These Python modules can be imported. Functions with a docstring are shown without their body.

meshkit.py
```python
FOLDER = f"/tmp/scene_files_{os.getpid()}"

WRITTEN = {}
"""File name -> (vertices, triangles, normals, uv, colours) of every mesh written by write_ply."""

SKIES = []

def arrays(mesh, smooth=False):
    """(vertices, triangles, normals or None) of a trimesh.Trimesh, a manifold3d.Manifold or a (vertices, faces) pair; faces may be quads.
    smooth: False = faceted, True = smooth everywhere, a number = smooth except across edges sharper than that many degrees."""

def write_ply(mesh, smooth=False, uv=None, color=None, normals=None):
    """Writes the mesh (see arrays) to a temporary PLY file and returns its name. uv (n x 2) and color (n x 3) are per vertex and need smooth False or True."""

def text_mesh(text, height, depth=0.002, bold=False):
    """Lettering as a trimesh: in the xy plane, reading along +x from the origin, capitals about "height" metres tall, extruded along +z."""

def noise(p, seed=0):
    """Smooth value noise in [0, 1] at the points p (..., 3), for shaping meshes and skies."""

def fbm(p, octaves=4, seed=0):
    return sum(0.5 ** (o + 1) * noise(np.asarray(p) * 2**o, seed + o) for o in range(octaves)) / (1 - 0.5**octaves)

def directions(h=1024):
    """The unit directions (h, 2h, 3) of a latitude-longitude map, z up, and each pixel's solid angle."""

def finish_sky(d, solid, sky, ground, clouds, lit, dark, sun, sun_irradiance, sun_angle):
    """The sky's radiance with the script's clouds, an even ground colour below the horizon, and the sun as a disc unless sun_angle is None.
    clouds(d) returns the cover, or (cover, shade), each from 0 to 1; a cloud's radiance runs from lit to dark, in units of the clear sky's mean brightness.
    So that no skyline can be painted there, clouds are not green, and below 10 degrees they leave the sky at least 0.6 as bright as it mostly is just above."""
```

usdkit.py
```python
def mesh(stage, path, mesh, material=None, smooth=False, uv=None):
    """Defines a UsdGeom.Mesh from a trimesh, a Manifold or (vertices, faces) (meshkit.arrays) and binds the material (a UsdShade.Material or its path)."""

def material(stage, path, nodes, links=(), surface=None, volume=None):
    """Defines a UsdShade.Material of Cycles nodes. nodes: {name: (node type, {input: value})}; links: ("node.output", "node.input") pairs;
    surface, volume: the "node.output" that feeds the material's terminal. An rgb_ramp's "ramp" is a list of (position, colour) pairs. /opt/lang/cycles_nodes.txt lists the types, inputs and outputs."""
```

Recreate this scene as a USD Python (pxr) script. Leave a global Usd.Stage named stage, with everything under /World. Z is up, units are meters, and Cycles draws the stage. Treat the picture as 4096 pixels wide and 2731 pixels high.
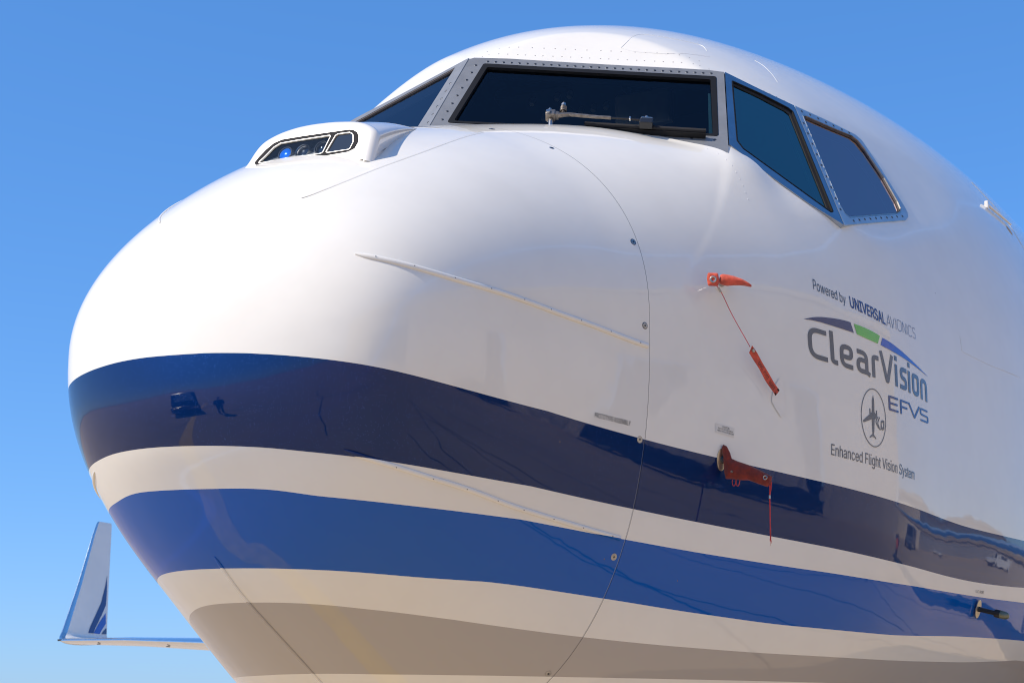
"""A white jet airliner's nose on an airport apron, seen from its front left side, as an OpenUSD stage for Cycles."""
import math
import numpy as np
import trimesh
import manifold3d as m3
from scipy.interpolate import CubicSpline, PchipInterpolator
from shapely import affinity
from shapely.geometry import LineString, Polygon, Point, box as sbox
from shapely.ops import unary_union
import meshkit
import usdkit
from pxr import Gf, Sdf, Usd, UsdGeom, UsdLux, UsdShade

RNG = np.random.default_rng(7)
stage = Usd.Stage.CreateInMemory()
UsdGeom.SetStageUpAxis(stage, UsdGeom.Tokens.z)
UsdGeom.SetStageMetersPerUnit(stage, 1)
stage.DefinePrim('/World', 'Xform')
stage.DefinePrim('/World/Looks', 'Scope')

# ---------------------------------------------------------------- camera
CAM = np.array([-3.707, -3.143, 1.713])
YAW, PITCH, ROLL = np.radians([28.169, 13.198, .292])
EXPOSURE = 0.86
fw = np.array([math.cos(YAW) * math.cos(PITCH), math.sin(YAW) * math.cos(PITCH), math.sin(PITCH)])
rt = np.array([math.sin(YAW), -math.cos(YAW), 0])
up = np.cross(rt, fw)
rt, up = math.cos(ROLL) * rt + math.sin(ROLL) * up, math.cos(ROLL) * up - math.sin(ROLL) * rt
cam = UsdGeom.Camera.Define(stage, '/World/camera')
M = Gf.Matrix4d(*[float(v) for v in (*rt, 0, *up, 0, *(-fw), 0, *CAM, 1)])
cam.AddTransformOp().Set(M)
cam.CreateHorizontalApertureAttr(22.3)
cam.CreateVerticalApertureAttr(22.3 * 682 / 1024)
cam.CreateFocalLengthAttr(22.3 * 6440.3 / 4096)
cam.CreateClippingRangeAttr(Gf.Vec2f(.1, 4000))
cam.CreateFStopAttr(7.0)
cam.CreateFocusDistanceAttr(5.9)
cam.CreateExposureAttr(EXPOSURE)

# ---------------------------------------------------------------- sky and sun
SUN_AZ, SUN_EL = math.radians(141.5), math.radians(44.0)        # from straight aft, over starboard
SUN = np.array([math.cos(SUN_AZ) * math.cos(SUN_EL), math.sin(SUN_AZ) * math.cos(SUN_EL), math.sin(SUN_EL)])
sky = UsdLux.DomeLight.Define(stage, '/World/sky')
sky.GetPrim().SetCustomDataByKey('kind', 'structure')
sky_look = usdkit.material(stage, '/World/Looks/sky', {
    's': ('sky_texture', {'sky_type': 'single_scattering', 'sun_disc': False, 'sun_elevation': SUN_EL,
                          'sun_rotation': math.atan2(SUN[0], SUN[1]), 'altitude': 800.0, 'air_density': 1.0, 'aerosol_density': .8, 'ozone_density': 2.5}),
    'q': ('gamma', {'gamma': .55}), 't': ('mix_color', {'blend_type': 'multiply', 'fac': 1.0, 'b': (.74, 1.0, 1.45), 'use_clamp': False}), 'h': ('hsv', {'saturation': 1.2, 'value': 1.0}),
    'b': ('background_shader', {'strength': .145})}, [('s.color', 'q.color'), ('q.color', 't.a'), ('t.result', 'h.color'), ('h.color', 'b.color')], surface='b.background')
UsdShade.MaterialBindingAPI.Apply(sky.GetPrim()).Bind(sky_look)
sun = UsdLux.DistantLight.Define(stage, '/World/sun')
sun.CreateIntensityAttr(.71)
sun.CreateNormalizeAttr(True) if hasattr(sun, 'CreateNormalizeAttr') else None
sun.CreateAngleAttr(.53)
sun.CreateColorAttr(Gf.Vec3f(1, .885, .745))
zax = SUN
xax = np.cross([0, 0, 1], zax); xax /= np.linalg.norm(xax)
yax = np.cross(zax, xax)
sun.AddTransformOp().Set(Gf.Matrix4d(*[float(v) for v in (*xax, 0, *yax, 0, *zax, 0, 0, 0, 50, 1)]))

# ---------------------------------------------------------------- helpers
USED = {}


def numbered(parent, name):
    k = (parent, name)
    USED[k] = USED.get(k, 0) + 1
    return f'{parent}/{name}' if USED[k] == 1 else f'{parent}/{name}_{USED[k] - 1:03d}'


def mark(prim, **kw):
    for k, v in kw.items():
        if v:
            prim.SetCustomDataByKey(k, v)
    return prim


def thing(name, label, category, loc=(0, 0, 0), rotz=0, group=None):
    x = UsdGeom.Xform.Define(stage, numbered('/World', name))
    x.AddTranslateOp().Set(Gf.Vec3d(*[float(v) for v in loc]))
    x.AddRotateZOp().Set(float(rotz))
    mark(x.GetPrim(), label=label, category=category, group=group)
    return str(x.GetPath())


def part(parent, name, mesh, look, smooth=False, label=None, kind=None):
    """One mesh of the scene under parent; returns its path."""
    p = numbered(parent, name)
    usdkit.mesh(stage, p, mesh, LOOK[look] if isinstance(look, str) else look, smooth)
    mark(stage.GetPrimAtPath(p), label=label, kind=kind)
    return p


def cat(*ms):
    ms = [trimesh.Trimesh(*meshkit.arrays(m)[:2], process=False) for m in ms]
    return trimesh.util.concatenate(ms)


def box(size, at=(0, 0, 0), r=None):
    """A box; r rounds its edges."""
    if r:
        s = np.array(size, float) / 2 - r
        c = [m3.Manifold.sphere(r, 12).translate([sx * s[0], sy * s[1], sz * s[2]]) for sx in (-1, 1) for sy in (-1, 1) for sz in (-1, 1)]
        return trimesh.Trimesh(*meshkit.arrays(m3.Manifold.batch_hull(c).translate(list(map(float, at))))[:2], process=False)
    b = trimesh.creation.box(size)
    b.apply_translation(at)
    return b


def tube(path, r, n=10, caps=True):
    """A round tube along a path; r a number or one per point."""
    p = np.asarray(path, float)
    r = np.broadcast_to(r, len(p))
    t = np.gradient(p, axis=0)
    t /= np.linalg.norm(t, axis=1, keepdims=True)
    a = np.cross(t[0], [0, 0, 1.0])
    if np.linalg.norm(a) < 1e-3:
        a = np.cross(t[0], [1.0, 0, 0])
    rings = []
    for i in range(len(p)):
        a = a - (a @ t[i]) * t[i]
        a /= np.linalg.norm(a)
        b = np.cross(t[i], a)
        q = np.linspace(0, 2 * np.pi, n, endpoint=False)
        rings.append(p[i] + r[i] * (np.cos(q)[:, None] * a + np.sin(q)[:, None] * b))
    v = np.vstack(rings)
    f = []
    for i in range(len(p) - 1):
        for j in range(n):
            k = (j + 1) % n
            f += [[i * n + j, i * n + k, (i + 1) * n + k], [i * n + j, (i + 1) * n + k, (i + 1) * n + j]]
    if caps:
        v = np.vstack([v, p[0], p[-1]])
        for j in range(n):
            k = (j + 1) % n
            f += [[len(v) - 2, k, j], [len(v) - 1, (len(p) - 1) * n + j, (len(p) - 1) * n + k]]
    return trimesh.Trimesh(v, f, process=False)


def frame_matrix(o, x, y, z):
    m = np.eye(4)
    m[:3, 0], m[:3, 1], m[:3, 2], m[:3, 3] = x, y, z, o
    return m


def axis_frame(o, z, x=(0, 0, 1)):
    z = np.asarray(z, float) / np.linalg.norm(z)
    x = np.asarray(x, float) - (np.asarray(x, float) @ z) * z
    if np.linalg.norm(x) < 1e-4:
        x = np.array([1.0, 0, 0]) - z[0] * z
    x /= np.linalg.norm(x)
    return frame_matrix(np.asarray(o, float), x, np.cross(z, x), z)


def lathe(profile, o, z, n=24):
    """(radius, height) points turned about the axis z from o."""
    m = trimesh.creation.revolve(np.asarray(profile, float), sections=n)
    m.apply_transform(axis_frame(o, z))
    return m


def slab(poly, z0, z1, mat):
    """A flat polygon (holes allowed) in a frame, from height z0 to z1."""
    out = []
    for g in getattr(poly, 'geoms', [poly]):
        m = trimesh.creation.extrude_polygon(g, z1 - z0, engine='earcut')
        m.apply_translation([0, 0, z0])
        m.apply_transform(mat)
        out.append(m)
    return trimesh.util.concatenate(out)


def sheet(poly, z, mat):
    """One flat face, looking along the frame's third axis (a pane)."""
    v2, f = trimesh.creation.triangulate_polygon(poly, engine='earcut')
    m = trimesh.Trimesh(np.column_stack([v2, np.full(len(v2), z)]), f, process=False)
    if m.face_normals[0, 2] < 0:
        m.faces = m.faces[:, ::-1]
    m.apply_transform(mat)
    return m


def mirrored(m):
    m = m.copy()
    m.vertices[:, 1] *= -1
    m.faces = m.faces[:, ::-1]
    return m


# ---------------------------------------------------------------- looks
LOOK = {}


def look(name, nodes, links=(), surface='p.BSDF'):
    LOOK[name] = usdkit.material(stage, f'/World/Looks/{name}', nodes, links, surface)


def plain(name, color, rough=.5, metal=0.0, vary=.12, scale=6.0, thin=0, **kw):
    c = np.array(color, float)
    extra = {'thin': ('translucent_bsdf', {'color': tuple(c * .6)}), 'all': ('mix_closure', {'fac': .003})} if thin else {}
    more = [('p.BSDF', 'all.closure1'), ('thin.BSDF', 'all.closure2')] if thin else []
    look(name, {**extra, 'g': ('geometry', {}), 'n': ('noise_texture', {'scale': scale, 'detail': 4.0, 'roughness': .6}),
                'r': ('rgb_ramp', {'ramp': [(.3, tuple(c * (1 - vary))), (.7, tuple(c * (1 + vary)))]}),
                'p': ('principled_bsdf', {'roughness': rough, 'metallic': metal, **kw})},
         [('g.position', 'n.vector'), ('n.fac', 'r.fac'), ('r.color', 'p.base_color'), *more], 'all.closure' if thin else 'p.BSDF')


STRIPE_X = [0.0, 0.005, 0.02, 0.05, 0.1, 0.16, 0.25, 0.4, 0.6, 0.85, 1.22, 1.6, 2.0, 2.5, 3.2, 4.0, 40.0]
STRIPE_Z = [
    [2.7802, 2.7804, 2.778, 2.7713, 2.7605, 2.7489, 2.7339, 2.7132, 2.6904, 2.6655, 2.6312, 2.5971, 2.563, 2.5269, 2.5006, 2.5125, 2.52],
    [2.5135, 2.5135, 2.5135, 2.5105, 2.5044, 2.494, 2.482, 2.4664, 2.4491, 2.4292, 2.3993, 2.3678, 2.3359, 2.3031, 2.2846, 2.3104, 2.32],
    [2.3923, 2.3923, 2.3923, 2.3923, 2.3923, 2.391, 2.3702, 2.3553, 2.3432, 2.3271, 2.2989, 2.2701, 2.2458, 2.2284, 2.2274, 2.2403, 2.25],
    [2.1729, 2.1729, 2.1729, 2.1729, 2.1729, 2.1729, 2.1729, 2.1627, 2.1473, 2.1351, 2.1068, 2.0736, 2.0477, 2.0383, 2.0597, 2.075, 2.08],
    [2.0734, 2.0734, 2.0734, 2.0734, 2.0734, 2.0734, 2.0734, 2.0734, 2.0484, 2.0149, 1.9818, 1.9608, 1.9488, 1.9449, 1.9559, 1.9879, 1.99],
    [1.8683, 1.8683, 1.8683, 1.8683, 1.8683, 1.8683, 1.8683, 1.8683, 1.8683, 1.8539, 1.8533, 1.8533, 1.8533, 1.8533, 1.8533, 1.8533, 1.85]]
NAVY, BLUE, GREY, WHITE = (.0003, .021, .11), (.0, .092, .40), (.42, .385, .345), (.79, .768, .70)


def livery():
    """White paint with the four stripes: their edges are heights that change with the station x."""
    t = np.sqrt(STRIPE_X)
    edge = [PchipInterpolator(t[:-1], z[:-1]) for z in STRIPE_Z]
    uu = np.linspace(0, 1, 256)

    def ramp(k):
        v = [edge[i](np.clip(uu * 2.1, 0, 2.0)) for i in k]
        return [(float(a), tuple(float(c) for c in b)) for a, b in zip(uu, np.stack(v, 1))]
    nodes = {'g': ('geometry', {}), 'xyz': ('separate_xyz', {}),
             'xm': ('math', {'math_type': 'maximum', 'value2': 0.0}), 'sq': ('math', {'math_type': 'sqrt'}),
             'uu': ('math', {'math_type': 'multiply', 'value2': 1 / 2.1, 'use_clamp': True}),
             'ra': ('rgb_ramp', {'ramp': ramp((0, 1, 2))}), 'rb': ('rgb_ramp', {'ramp': ramp((3, 4, 5))}),
             'sa': ('separate_color', {}), 'sb': ('separate_color', {}),
             'fx': ('math', {'math_type': 'multiply_add', 'value2': -1.25, 'value3': 1.0, 'use_clamp': True}),
             'fy': ('math', {'math_type': 'multiply'}), 'zz': ('math', {'math_type': 'multiply_add', 'value2': -.045}),
             'dirt': ('noise_texture', {'scale': 2.3, 'detail': 6.0, 'roughness': .65}),
             'wr': ('rgb_ramp', {'ramp': [(.35, (.755, .732, .665)), (.6, WHITE)]}),
             'flk': ('voronoi_texture', {'scale': 900.0}), 'fsep': ('separate_color', {}),
             'fcmp': ('math', {'math_type': 'greater_than', 'value2': .992}),
             'spk': ('voronoi_texture', {'scale': 7.0}), 'spc': ('math', {'math_type': 'less_than', 'value2': .020}), 'sps': ('separate_color', {}),
             'spr': ('math', {'math_type': 'greater_than', 'value2': .55}), 'spm': ('math', {'math_type': 'multiply'}), 'spx': ('mix_color', {'b': (.16, .13, .10)}),
             'pl': ('noise_texture', {'scale': 5.0, 'detail': 2.0}), 'bump': ('bump', {'strength': .06, 'distance': .02}),
             'p': ('principled_bsdf', {'roughness': .56, 'coat_weight': 1.0, 'coat_roughness': .03, 'coat_ior': 1.45, 'specular_ior_level': 0.0})}
    links = [('g.position', 'xyz.vector'), ('xyz.x', 'xm.value1'), ('xm.value', 'sq.value1'), ('sq.value', 'uu.value1'),
             ('uu.value', 'ra.fac'), ('uu.value', 'rb.fac'), ('ra.color', 'sa.color'), ('rb.color', 'sb.color'),
             ('xyz.x', 'fx.value1'), ('xyz.y', 'fy.value1'), ('fx.value', 'fy.value2'), ('fy.value', 'zz.value1'), ('xyz.z', 'zz.value3'),
             ('g.position', 'dirt.vector'), ('dirt.fac', 'wr.fac'), ('g.position', 'flk.vector'), ('flk.color', 'fsep.color'), ('fsep.r', 'fcmp.value1'),
             ('g.position', 'pl.vector'), ('pl.fac', 'bump.height'), ('bump.normal', 'p.coat_normal')]
    prev = 'wr.color'
    over = [NAVY, None, BLUE, None, GREY, None]
    for i in range(6):          # from the top edge down, each edge swaps the colour below it
        nodes[f'c{i}'] = ('math', {'math_type': 'less_than'})
        links += [('zz.value', f'c{i}.value1'), (f'{"sa" if i < 3 else "sb"}.{"rgb"[i % 3]}', f'c{i}.value2')]
        nodes[f'm{i}'] = ('mix_color', {'b': over[i]} if over[i] else {})
        links += [(f'c{i}.value', f'm{i}.fac'), (prev, f'm{i}.a')]
        if not over[i]:
            links.append(('wr.color', f'm{i}.b'))
        prev = f'm{i}.result'
    # the dark blue is a metallic paint with flakes
    nodes['nv'] = ('math', {'math_type': 'subtract', 'use_clamp': True})
    nodes['met'] = ('math', {'math_type': 'multiply', 'value2': .9})
    nodes['fl'] = ('math', {'math_type': 'multiply'})
    nodes['flm'] = ('mix_color', {'blend_type': 'mix', 'b': (.05, .14, .5)})
    links += [('c0.value', 'nv.value1'), ('c1.value', 'nv.value2'), ('nv.value', 'met.value1'), ('met.value', 'p.metallic'),
              ('nv.value', 'fl.value1'), ('fcmp.value', 'fl.value2'), (prev, 'flm.a'), ('fl.value', 'flm.fac'), ('flm.result', 'spx.a'), ('g.position', 'spk.vector'), ('spk.distance', 'spc.value1'), ('spk.color', 'sps.color'), ('sps.g', 'spr.value1'),
              ('spc.value', 'spm.value1'), ('spr.value', 'spm.value2'), ('spm.value', 'spx.fac'), ('spx.result', 'p.base_color')]
    nodes['thin'] = ('translucent_bsdf', {'color': (.5, .48, .44)})      # paint on thin skin lets a trace of light through
    nodes['all'] = ('mix_closure', {'fac': .003})
    links += [('p.BSDF', 'all.closure1'), ('thin.BSDF', 'all.closure2')]
    look('livery_paint', nodes, links, 'all.closure')


livery()
plain('white_paint', (.79, .765, .70), .3, thin=1, vary=.03, scale=2.0, coat_weight=1.0, coat_roughness=.02)
plain('frame_metal', (.20, .21, .222), .5, .25, vary=.10, scale=14.0)
plain('side_frame_metal', (.36, .40, .44), .22, 1.0, vary=.10, scale=14.0)
plain('rear_frame_metal', (.42, .46, .48), .3, .75, vary=.10, scale=14.0)
plain('polished_metal', (.78, .79, .80), .16, 1.0, vary=.05)
plain('steel', (.42, .41, .39), .32, 1.0, vary=.15, scale=60.0)
plain('bronze_metal', (.22, .19, .16), .42, .85, vary=.3, scale=60.0)
plain('brass_ring', (.62, .52, .36), .35, 1.0, vary=.15, scale=60.0)
plain('dark_screw', (.07, .075, .085), .4, .7)
plain('rubber', (.005, .005, .0055), .6, specular_ior_level=.25)
plain('black_plastic', (.015, .015, .016), .32)
plain('seal_green', (.20, .32, .22), .4)
plain('seal_brown', (.075, .06, .055), .7)
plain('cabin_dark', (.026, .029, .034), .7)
plain('cabin_grey', (.60, .66, .63), .6)
plain('seat_cloth', (.03, .035, .045), .9)
plain('navy_print', (.014, .026, .10), .3, vary=.05, coat_weight=.6)
plain('blue_print', (.02, .07, .30), .3, vary=.05, coat_weight=.6)
plain('slate_print', (.035, .038, .085), .3, vary=.05, coat_weight=.6)
plain('green_print', (.13, .40, .055), .3, vary=.05, coat_weight=.6)
plain('grey_print', (.075, .075, .078), .3, vary=.05, coat_weight=.6)
plain('black_print', (.012, .012, .013), .35, vary=.05)
plain('placard', (.68, .66, .60), .4, vary=.04, thin=1)
plain('seam_shade', (.30, .29, .28), .6)
plain('seam_light', (.70, .69, .66), .5)
plain('rust_stain', (.42, .27, .13), .6)
plain('bezel_grey', (.03, .029, .03), .85, specular_ior_level=.15)
plain('lens_grey', (.14, .135, .13), .5)
plain('lens_black', (.004, .004, .005), .05, coat_weight=1.0, coat_roughness=.01)
plain('tape_clear', (.76, .735, .67), .25, vary=.03, thin=1)
plain('probe_black', (.022, .022, .024), .4, .3)
plain('probe_mesh', (.22, .22, .15), .45, .8, vary=.5, scale=700.0)
plain('tyre', (.02, .02, .02), .8)
plain('wing_grey', (.50, .50, .50), .4, vary=.06)
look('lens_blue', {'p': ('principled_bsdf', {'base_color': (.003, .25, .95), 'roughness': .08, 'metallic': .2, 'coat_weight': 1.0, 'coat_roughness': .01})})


def cloth(name, c, scale=900.0):
    c = np.array(c, float)
    look(name, {'g': ('geometry', {}), 'n': ('noise_texture', {'scale': 28.0, 'detail': 5.0, 'roughness': .65}),
                'r': ('rgb_ramp', {'ramp': [(.3, tuple(c * .55)), (.65, tuple(c * 1.15))]}),
                'w': ('noise_texture', {'scale': scale, 'detail': 1.0}), 'b': ('bump', {'strength': .35, 'distance': .002}),
                'p': ('principled_bsdf', {'roughness': .8, 'sheen_weight': .25})},
         [('g.position', 'n.vector'), ('n.fac', 'r.fac'), ('r.color', 'p.base_color'), ('g.position', 'w.vector'), ('w.fac', 'b.height'), ('b.normal', 'p.normal')])


cloth('red_cloth', (.58, .075, .035))
cloth('dark_red_cloth', (.21, .018, .005))
cloth('red_cord', (.55, .03, .03))
cloth('dark_cloth', (.03, .032, .04))
cloth('denim', (.05, .06, .09))
cloth('orange_cloth', (.75, .16, .03))
plain('skin', (.45, .27, .2), .5)
plain('hair', (.03, .022, .015), .6)


def pane(name, tint, ior, gloss=(1, 1, 1)):
    look(name, {'t': ('transparent_bsdf', {'color': tint}), 'g': ('glossy_bsdf', {'roughness': .006, 'color': gloss}), 'f': ('fresnel', {'IOR': ior}), 'm': ('mix_closure', {})},
         [('f.fac', 'm.fac'), ('t.BSDF', 'm.closure1'), ('g.BSDF', 'm.closure2')], 'm.closure')


pane('window_glass', (.84, .90, .90), 1.5, (.55, .55, .6))
pane('sliding_glass', (.25, .42, .46), 2.6, (.55, 1.0, 1.0))
pane('rear_glass', (.30, .40, .44), 4.5, (1.0, .80, .85))
pane('lens_glass', (.80, .85, .9), 1.45)
# ---------------------------------------------------------------- the aircraft's outer surface (metres, x aft from the nose tip, port is -y)
Z_TIP = 2.7224
TK = np.array([0, .2, .4, .6, .8, 1.0, 1.25, 1.4, 1.55, 1.7, 1.9, 2.3, 2.7])
P_ZT = [0, .2907, .5381, .7421, .9329, 1.1047, 1.284, 1.372, 1.405, 1.43, 1.46, 1.52, 1.55]
P_ZR = [0, .2907, .5381, .7421, .4263, .7288, 1.4341, 1.8249, 2.0634, 2.2313, 2.3908, 2.5731, 2.5987]
P_ZB = [0, -.1829, -.3441, -.5712, -.7773, -.9946, -1.1877, -1.2229, -1.245, -1.27, -1.32, -1.40, -1.40]
P_W = [0, .2999, .5749, .7238, .8307, .952, 1.1905, 1.3865, 1.557, 1.642, 1.758, 1.8645, 1.8796]
P_ZW = [0, .0673, .1473, .2073, .2645, .325, .335, .320, .345, .383, .455, .645, .66]
F_ZT, F_ZR, F_ZB, F_W, F_ZW = [CubicSpline(TK, v, bc_type='natural') for v in (P_ZT, P_ZR, P_ZB, P_W, P_ZW)]
N_HOOD, N_HOOD_AFT, N_LOW, N_LOW_AFT, N_ROOF = 2.07, 2.55, 2.27, 3.2867, 1.9933
PLANES = [(25.477, 34.551, -.361), (62.431, 27.658, .621), (75.476, 25.795, 1.130)]   # the three panes: heading, tilt, offset


def plane_normal(a, e):
    a, e = math.radians(a), math.radians(e)
    return np.array([-math.cos(a) * math.cos(e), -math.sin(a) * math.cos(e), math.sin(e)])


PN = [plane_normal(a, e) for a, e, _ in PLANES]
PD = [d for _, _, d in PLANES]


def sstep(u):
    u = np.clip(u, 0, 1)
    return u * u * (3 - 2 * u)


def smin(a, b, k):
    h = np.clip(.5 + .5 * (b - a) / k, 0, 1)
    return b + (a - b) * h - k * h * (1 - h)


def smax(a, b, k):
    return -smin(-a, -b, k)


def section_radius(x, ang):
    """Distance from the section's centre (x, 0, zw) to the skin; ang from starboard over the top, radians. Arrays broadcast."""
    t = np.sqrt(np.clip(x, 0, TK[-1] ** 2))
    zt, zr, zb, w, zw = F_ZT(t), F_ZR(t), F_ZB(t), F_W(t), F_ZW(t)
    c, s = np.abs(np.cos(ang)), np.sin(ang)
    tiny = 1e-5
    w = np.maximum(w, tiny)
    nh = N_HOOD + (N_HOOD_AFT - N_HOOD) * sstep((x - 1.05) / .7) + (2.1 - N_HOOD_AFT) * sstep((x - 1.85) / .5)
    nr = N_ROOF + (2 - N_ROOF) * sstep((x - 2.3) / 2.4)

    def rad(h, n):
        return ((c / w) ** n + (np.abs(s) / np.maximum(h, tiny)) ** n) ** (-1 / n)
    nl = N_LOW + (N_LOW_AFT - N_LOW) * sstep((x - .6) / 2.4) + (2.2 - N_LOW_AFT) * sstep((x - 6) / 8)
    low = rad(zw - zb, nl)
    hood = rad(zt - zw, nh)
    side = np.where(np.cos(ang) > 0, np.pi - ang, ang)
    hood = hood + .062 * np.exp(-((x - 1.92) / .17) ** 2 - ((side - 2.54) / .135) ** 2)      # the shoulder under the windscreen corner
    roof = rad(zr - zw, nr)
    r = roof
    cy, cz = -c, s      # every half uses the port panes, mirrored
    for i in range(3):
        n, d = PN[i], PD[i]
        den = n[1] * cy + n[2] * cz
        room = d - (n[0] * x + n[2] * zw)
        rp = np.where(den > 1e-3, room / np.maximum(den, 1e-3), 9.0)
        rp = np.clip(rp, .02, 9.0)
        r = smin(r, rp, .014 if i == 0 else .009)
    blend = .032 * sstep(s / .30) + 1e-4
    up = np.where(x < .9, hood, smax(hood, np.minimum(r, 6), np.where(x < 1.0, 1e-4 + np.clip(x - .9, 0, 1) * 10 * blend, blend)))
    up = np.where(x > 5.5, np.maximum(hood, roof), up)
    # above and below the widest line
    return np.where(s >= 0, up, low)


def skin_point(x, ang):
    x, ang = np.broadcast_arrays(np.asarray(x, float), np.asarray(ang, float))
    r = section_radius(x, ang)
    zw = F_ZW(np.sqrt(np.clip(x, 0, TK[-1] ** 2)))
    return np.stack([x, r * np.cos(ang), zw + r * np.sin(ang) + Z_TIP], -1)


def outside(p):
    """> 0 outside the skin."""
    p = np.asarray(p, float)
    x = p[..., 0]
    zw = F_ZW(np.sqrt(np.clip(x, 0, TK[-1] ** 2)))
    y, z = p[..., 1], p[..., 2] - Z_TIP - zw
    d = np.hypot(y, z) - section_radius(x, np.arctan2(z, y))
    return np.where(x < 0, np.maximum(d, -x), d)


def skin_normal(p, h=.004):
    p = np.asarray(p, float)
    g = np.stack([outside(p + h * e) - outside(p - h * e) for e in np.eye(3)], -1)
    return g / np.maximum(np.linalg.norm(g, axis=-1, keepdims=True), 1e-9)


def side_point(x, z):
    """The port skin at station x and height z (world)."""
    x, z = np.broadcast_arrays(np.asarray(x, float), np.asarray(z, float))
    lo, hi = np.zeros(x.shape), np.full(x.shape, 2.2)
    for _ in range(40):
        m = (lo + hi) / 2
        inn = outside(np.stack([x, -m, z], -1)) < 0
        lo, hi = np.where(inn, m, lo), np.where(inn, hi, m)
    return np.stack([x, -lo, z], -1)

# ---------------------------------------------------------------- the ground and what stands round the apron
def concrete():
    look('apron_concrete', {
        'g': ('geometry', {}), 'n': ('noise_texture', {'scale': .35, 'detail': 8.0, 'roughness': .62}), 'n2': ('noise_texture', {'scale': 45.0, 'detail': 3.0}),
        'r': ('rgb_ramp', {'ramp': [(.3, (.47, .365, .25)), (.7, (.59, .46, .32))]}), 'r2': ('rgb_ramp', {'ramp': [(.3, (.86, .86, .86)), (.7, (1.06, 1.06, 1.06))]}),
        'mx': ('mix_color', {'blend_type': 'multiply', 'fac': 1.0}), 'p': ('principled_bsdf', {'roughness': .85})},
        [('g.position', 'n.vector'), ('g.position', 'n2.vector'), ('n.fac', 'r.fac'), ('n2.fac', 'r2.fac'), ('r.color', 'mx.a'), ('r2.color', 'mx.b'), ('mx.result', 'p.base_color')])


concrete()
plain('yellow_paint', (.82, .52, .03), .6, vary=.2)
plain('tar', (.02, .019, .018), .5)
plain('hangar_wall', (.52, .46, .38), .6, vary=.05, scale=.5)
plain('hangar_panel', (.66, .58, .47), .6, vary=.05, scale=.5)
plain('hangar_door', (.018, .022, .032), .6)
plain('roof_grey', (.3, .3, .3), .6)
plain('hill_scrub', (.14, .12, .085), .9, vary=.35, scale=.02)
plain('van_black', (.012, .013, .016), .15, coat_weight=1.0)
plain('van_white', (.72, .72, .72), .2, coat_weight=1.0)
plain('van_grey', (.10, .11, .13), .2, coat_weight=1.0)
plain('car_glass', (.02, .025, .03), .03)
plain('pale_dash', (.60, .62, .66), .2)
plain('red_lamp', (.4, .01, .01), .2)

g = UsdGeom.Xform.Define(stage, '/World/ground')
mark(g.GetPrim(), kind='structure')
s = 3000.0
usdkit.mesh(stage, '/World/ground/apron', (np.array([[-s, -s, 0], [s, -s, 0], [s, s, 0], [-s, s, 0]]), np.array([[0, 1, 2, 3]])), LOOK['apron_concrete'])
yl = np.array([(-14, 6.5), (-6, 4.1), (-.8, 1.9), (-.2, 1.25), (.3, .72), (.8, .48), (1.5, .27), (3, .10), (6, .02), (14, 0)])
lines = [slab(LineString(CubicSpline(np.arange(10), yl)(np.linspace(0, 9, 90))).buffer(.19), .002, .006, np.eye(4)), box((.17, 60, .004), (-17, 10, .004)), box((90, .17, .004), (10, -24, .004))]
usdkit.mesh(stage, '/World/ground/taxi_line', cat(*lines), LOOK['yellow_paint'])
mark(stage.GetPrimAtPath('/World/ground/taxi_line'), label='yellow painted taxi lines on the concrete')


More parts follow.
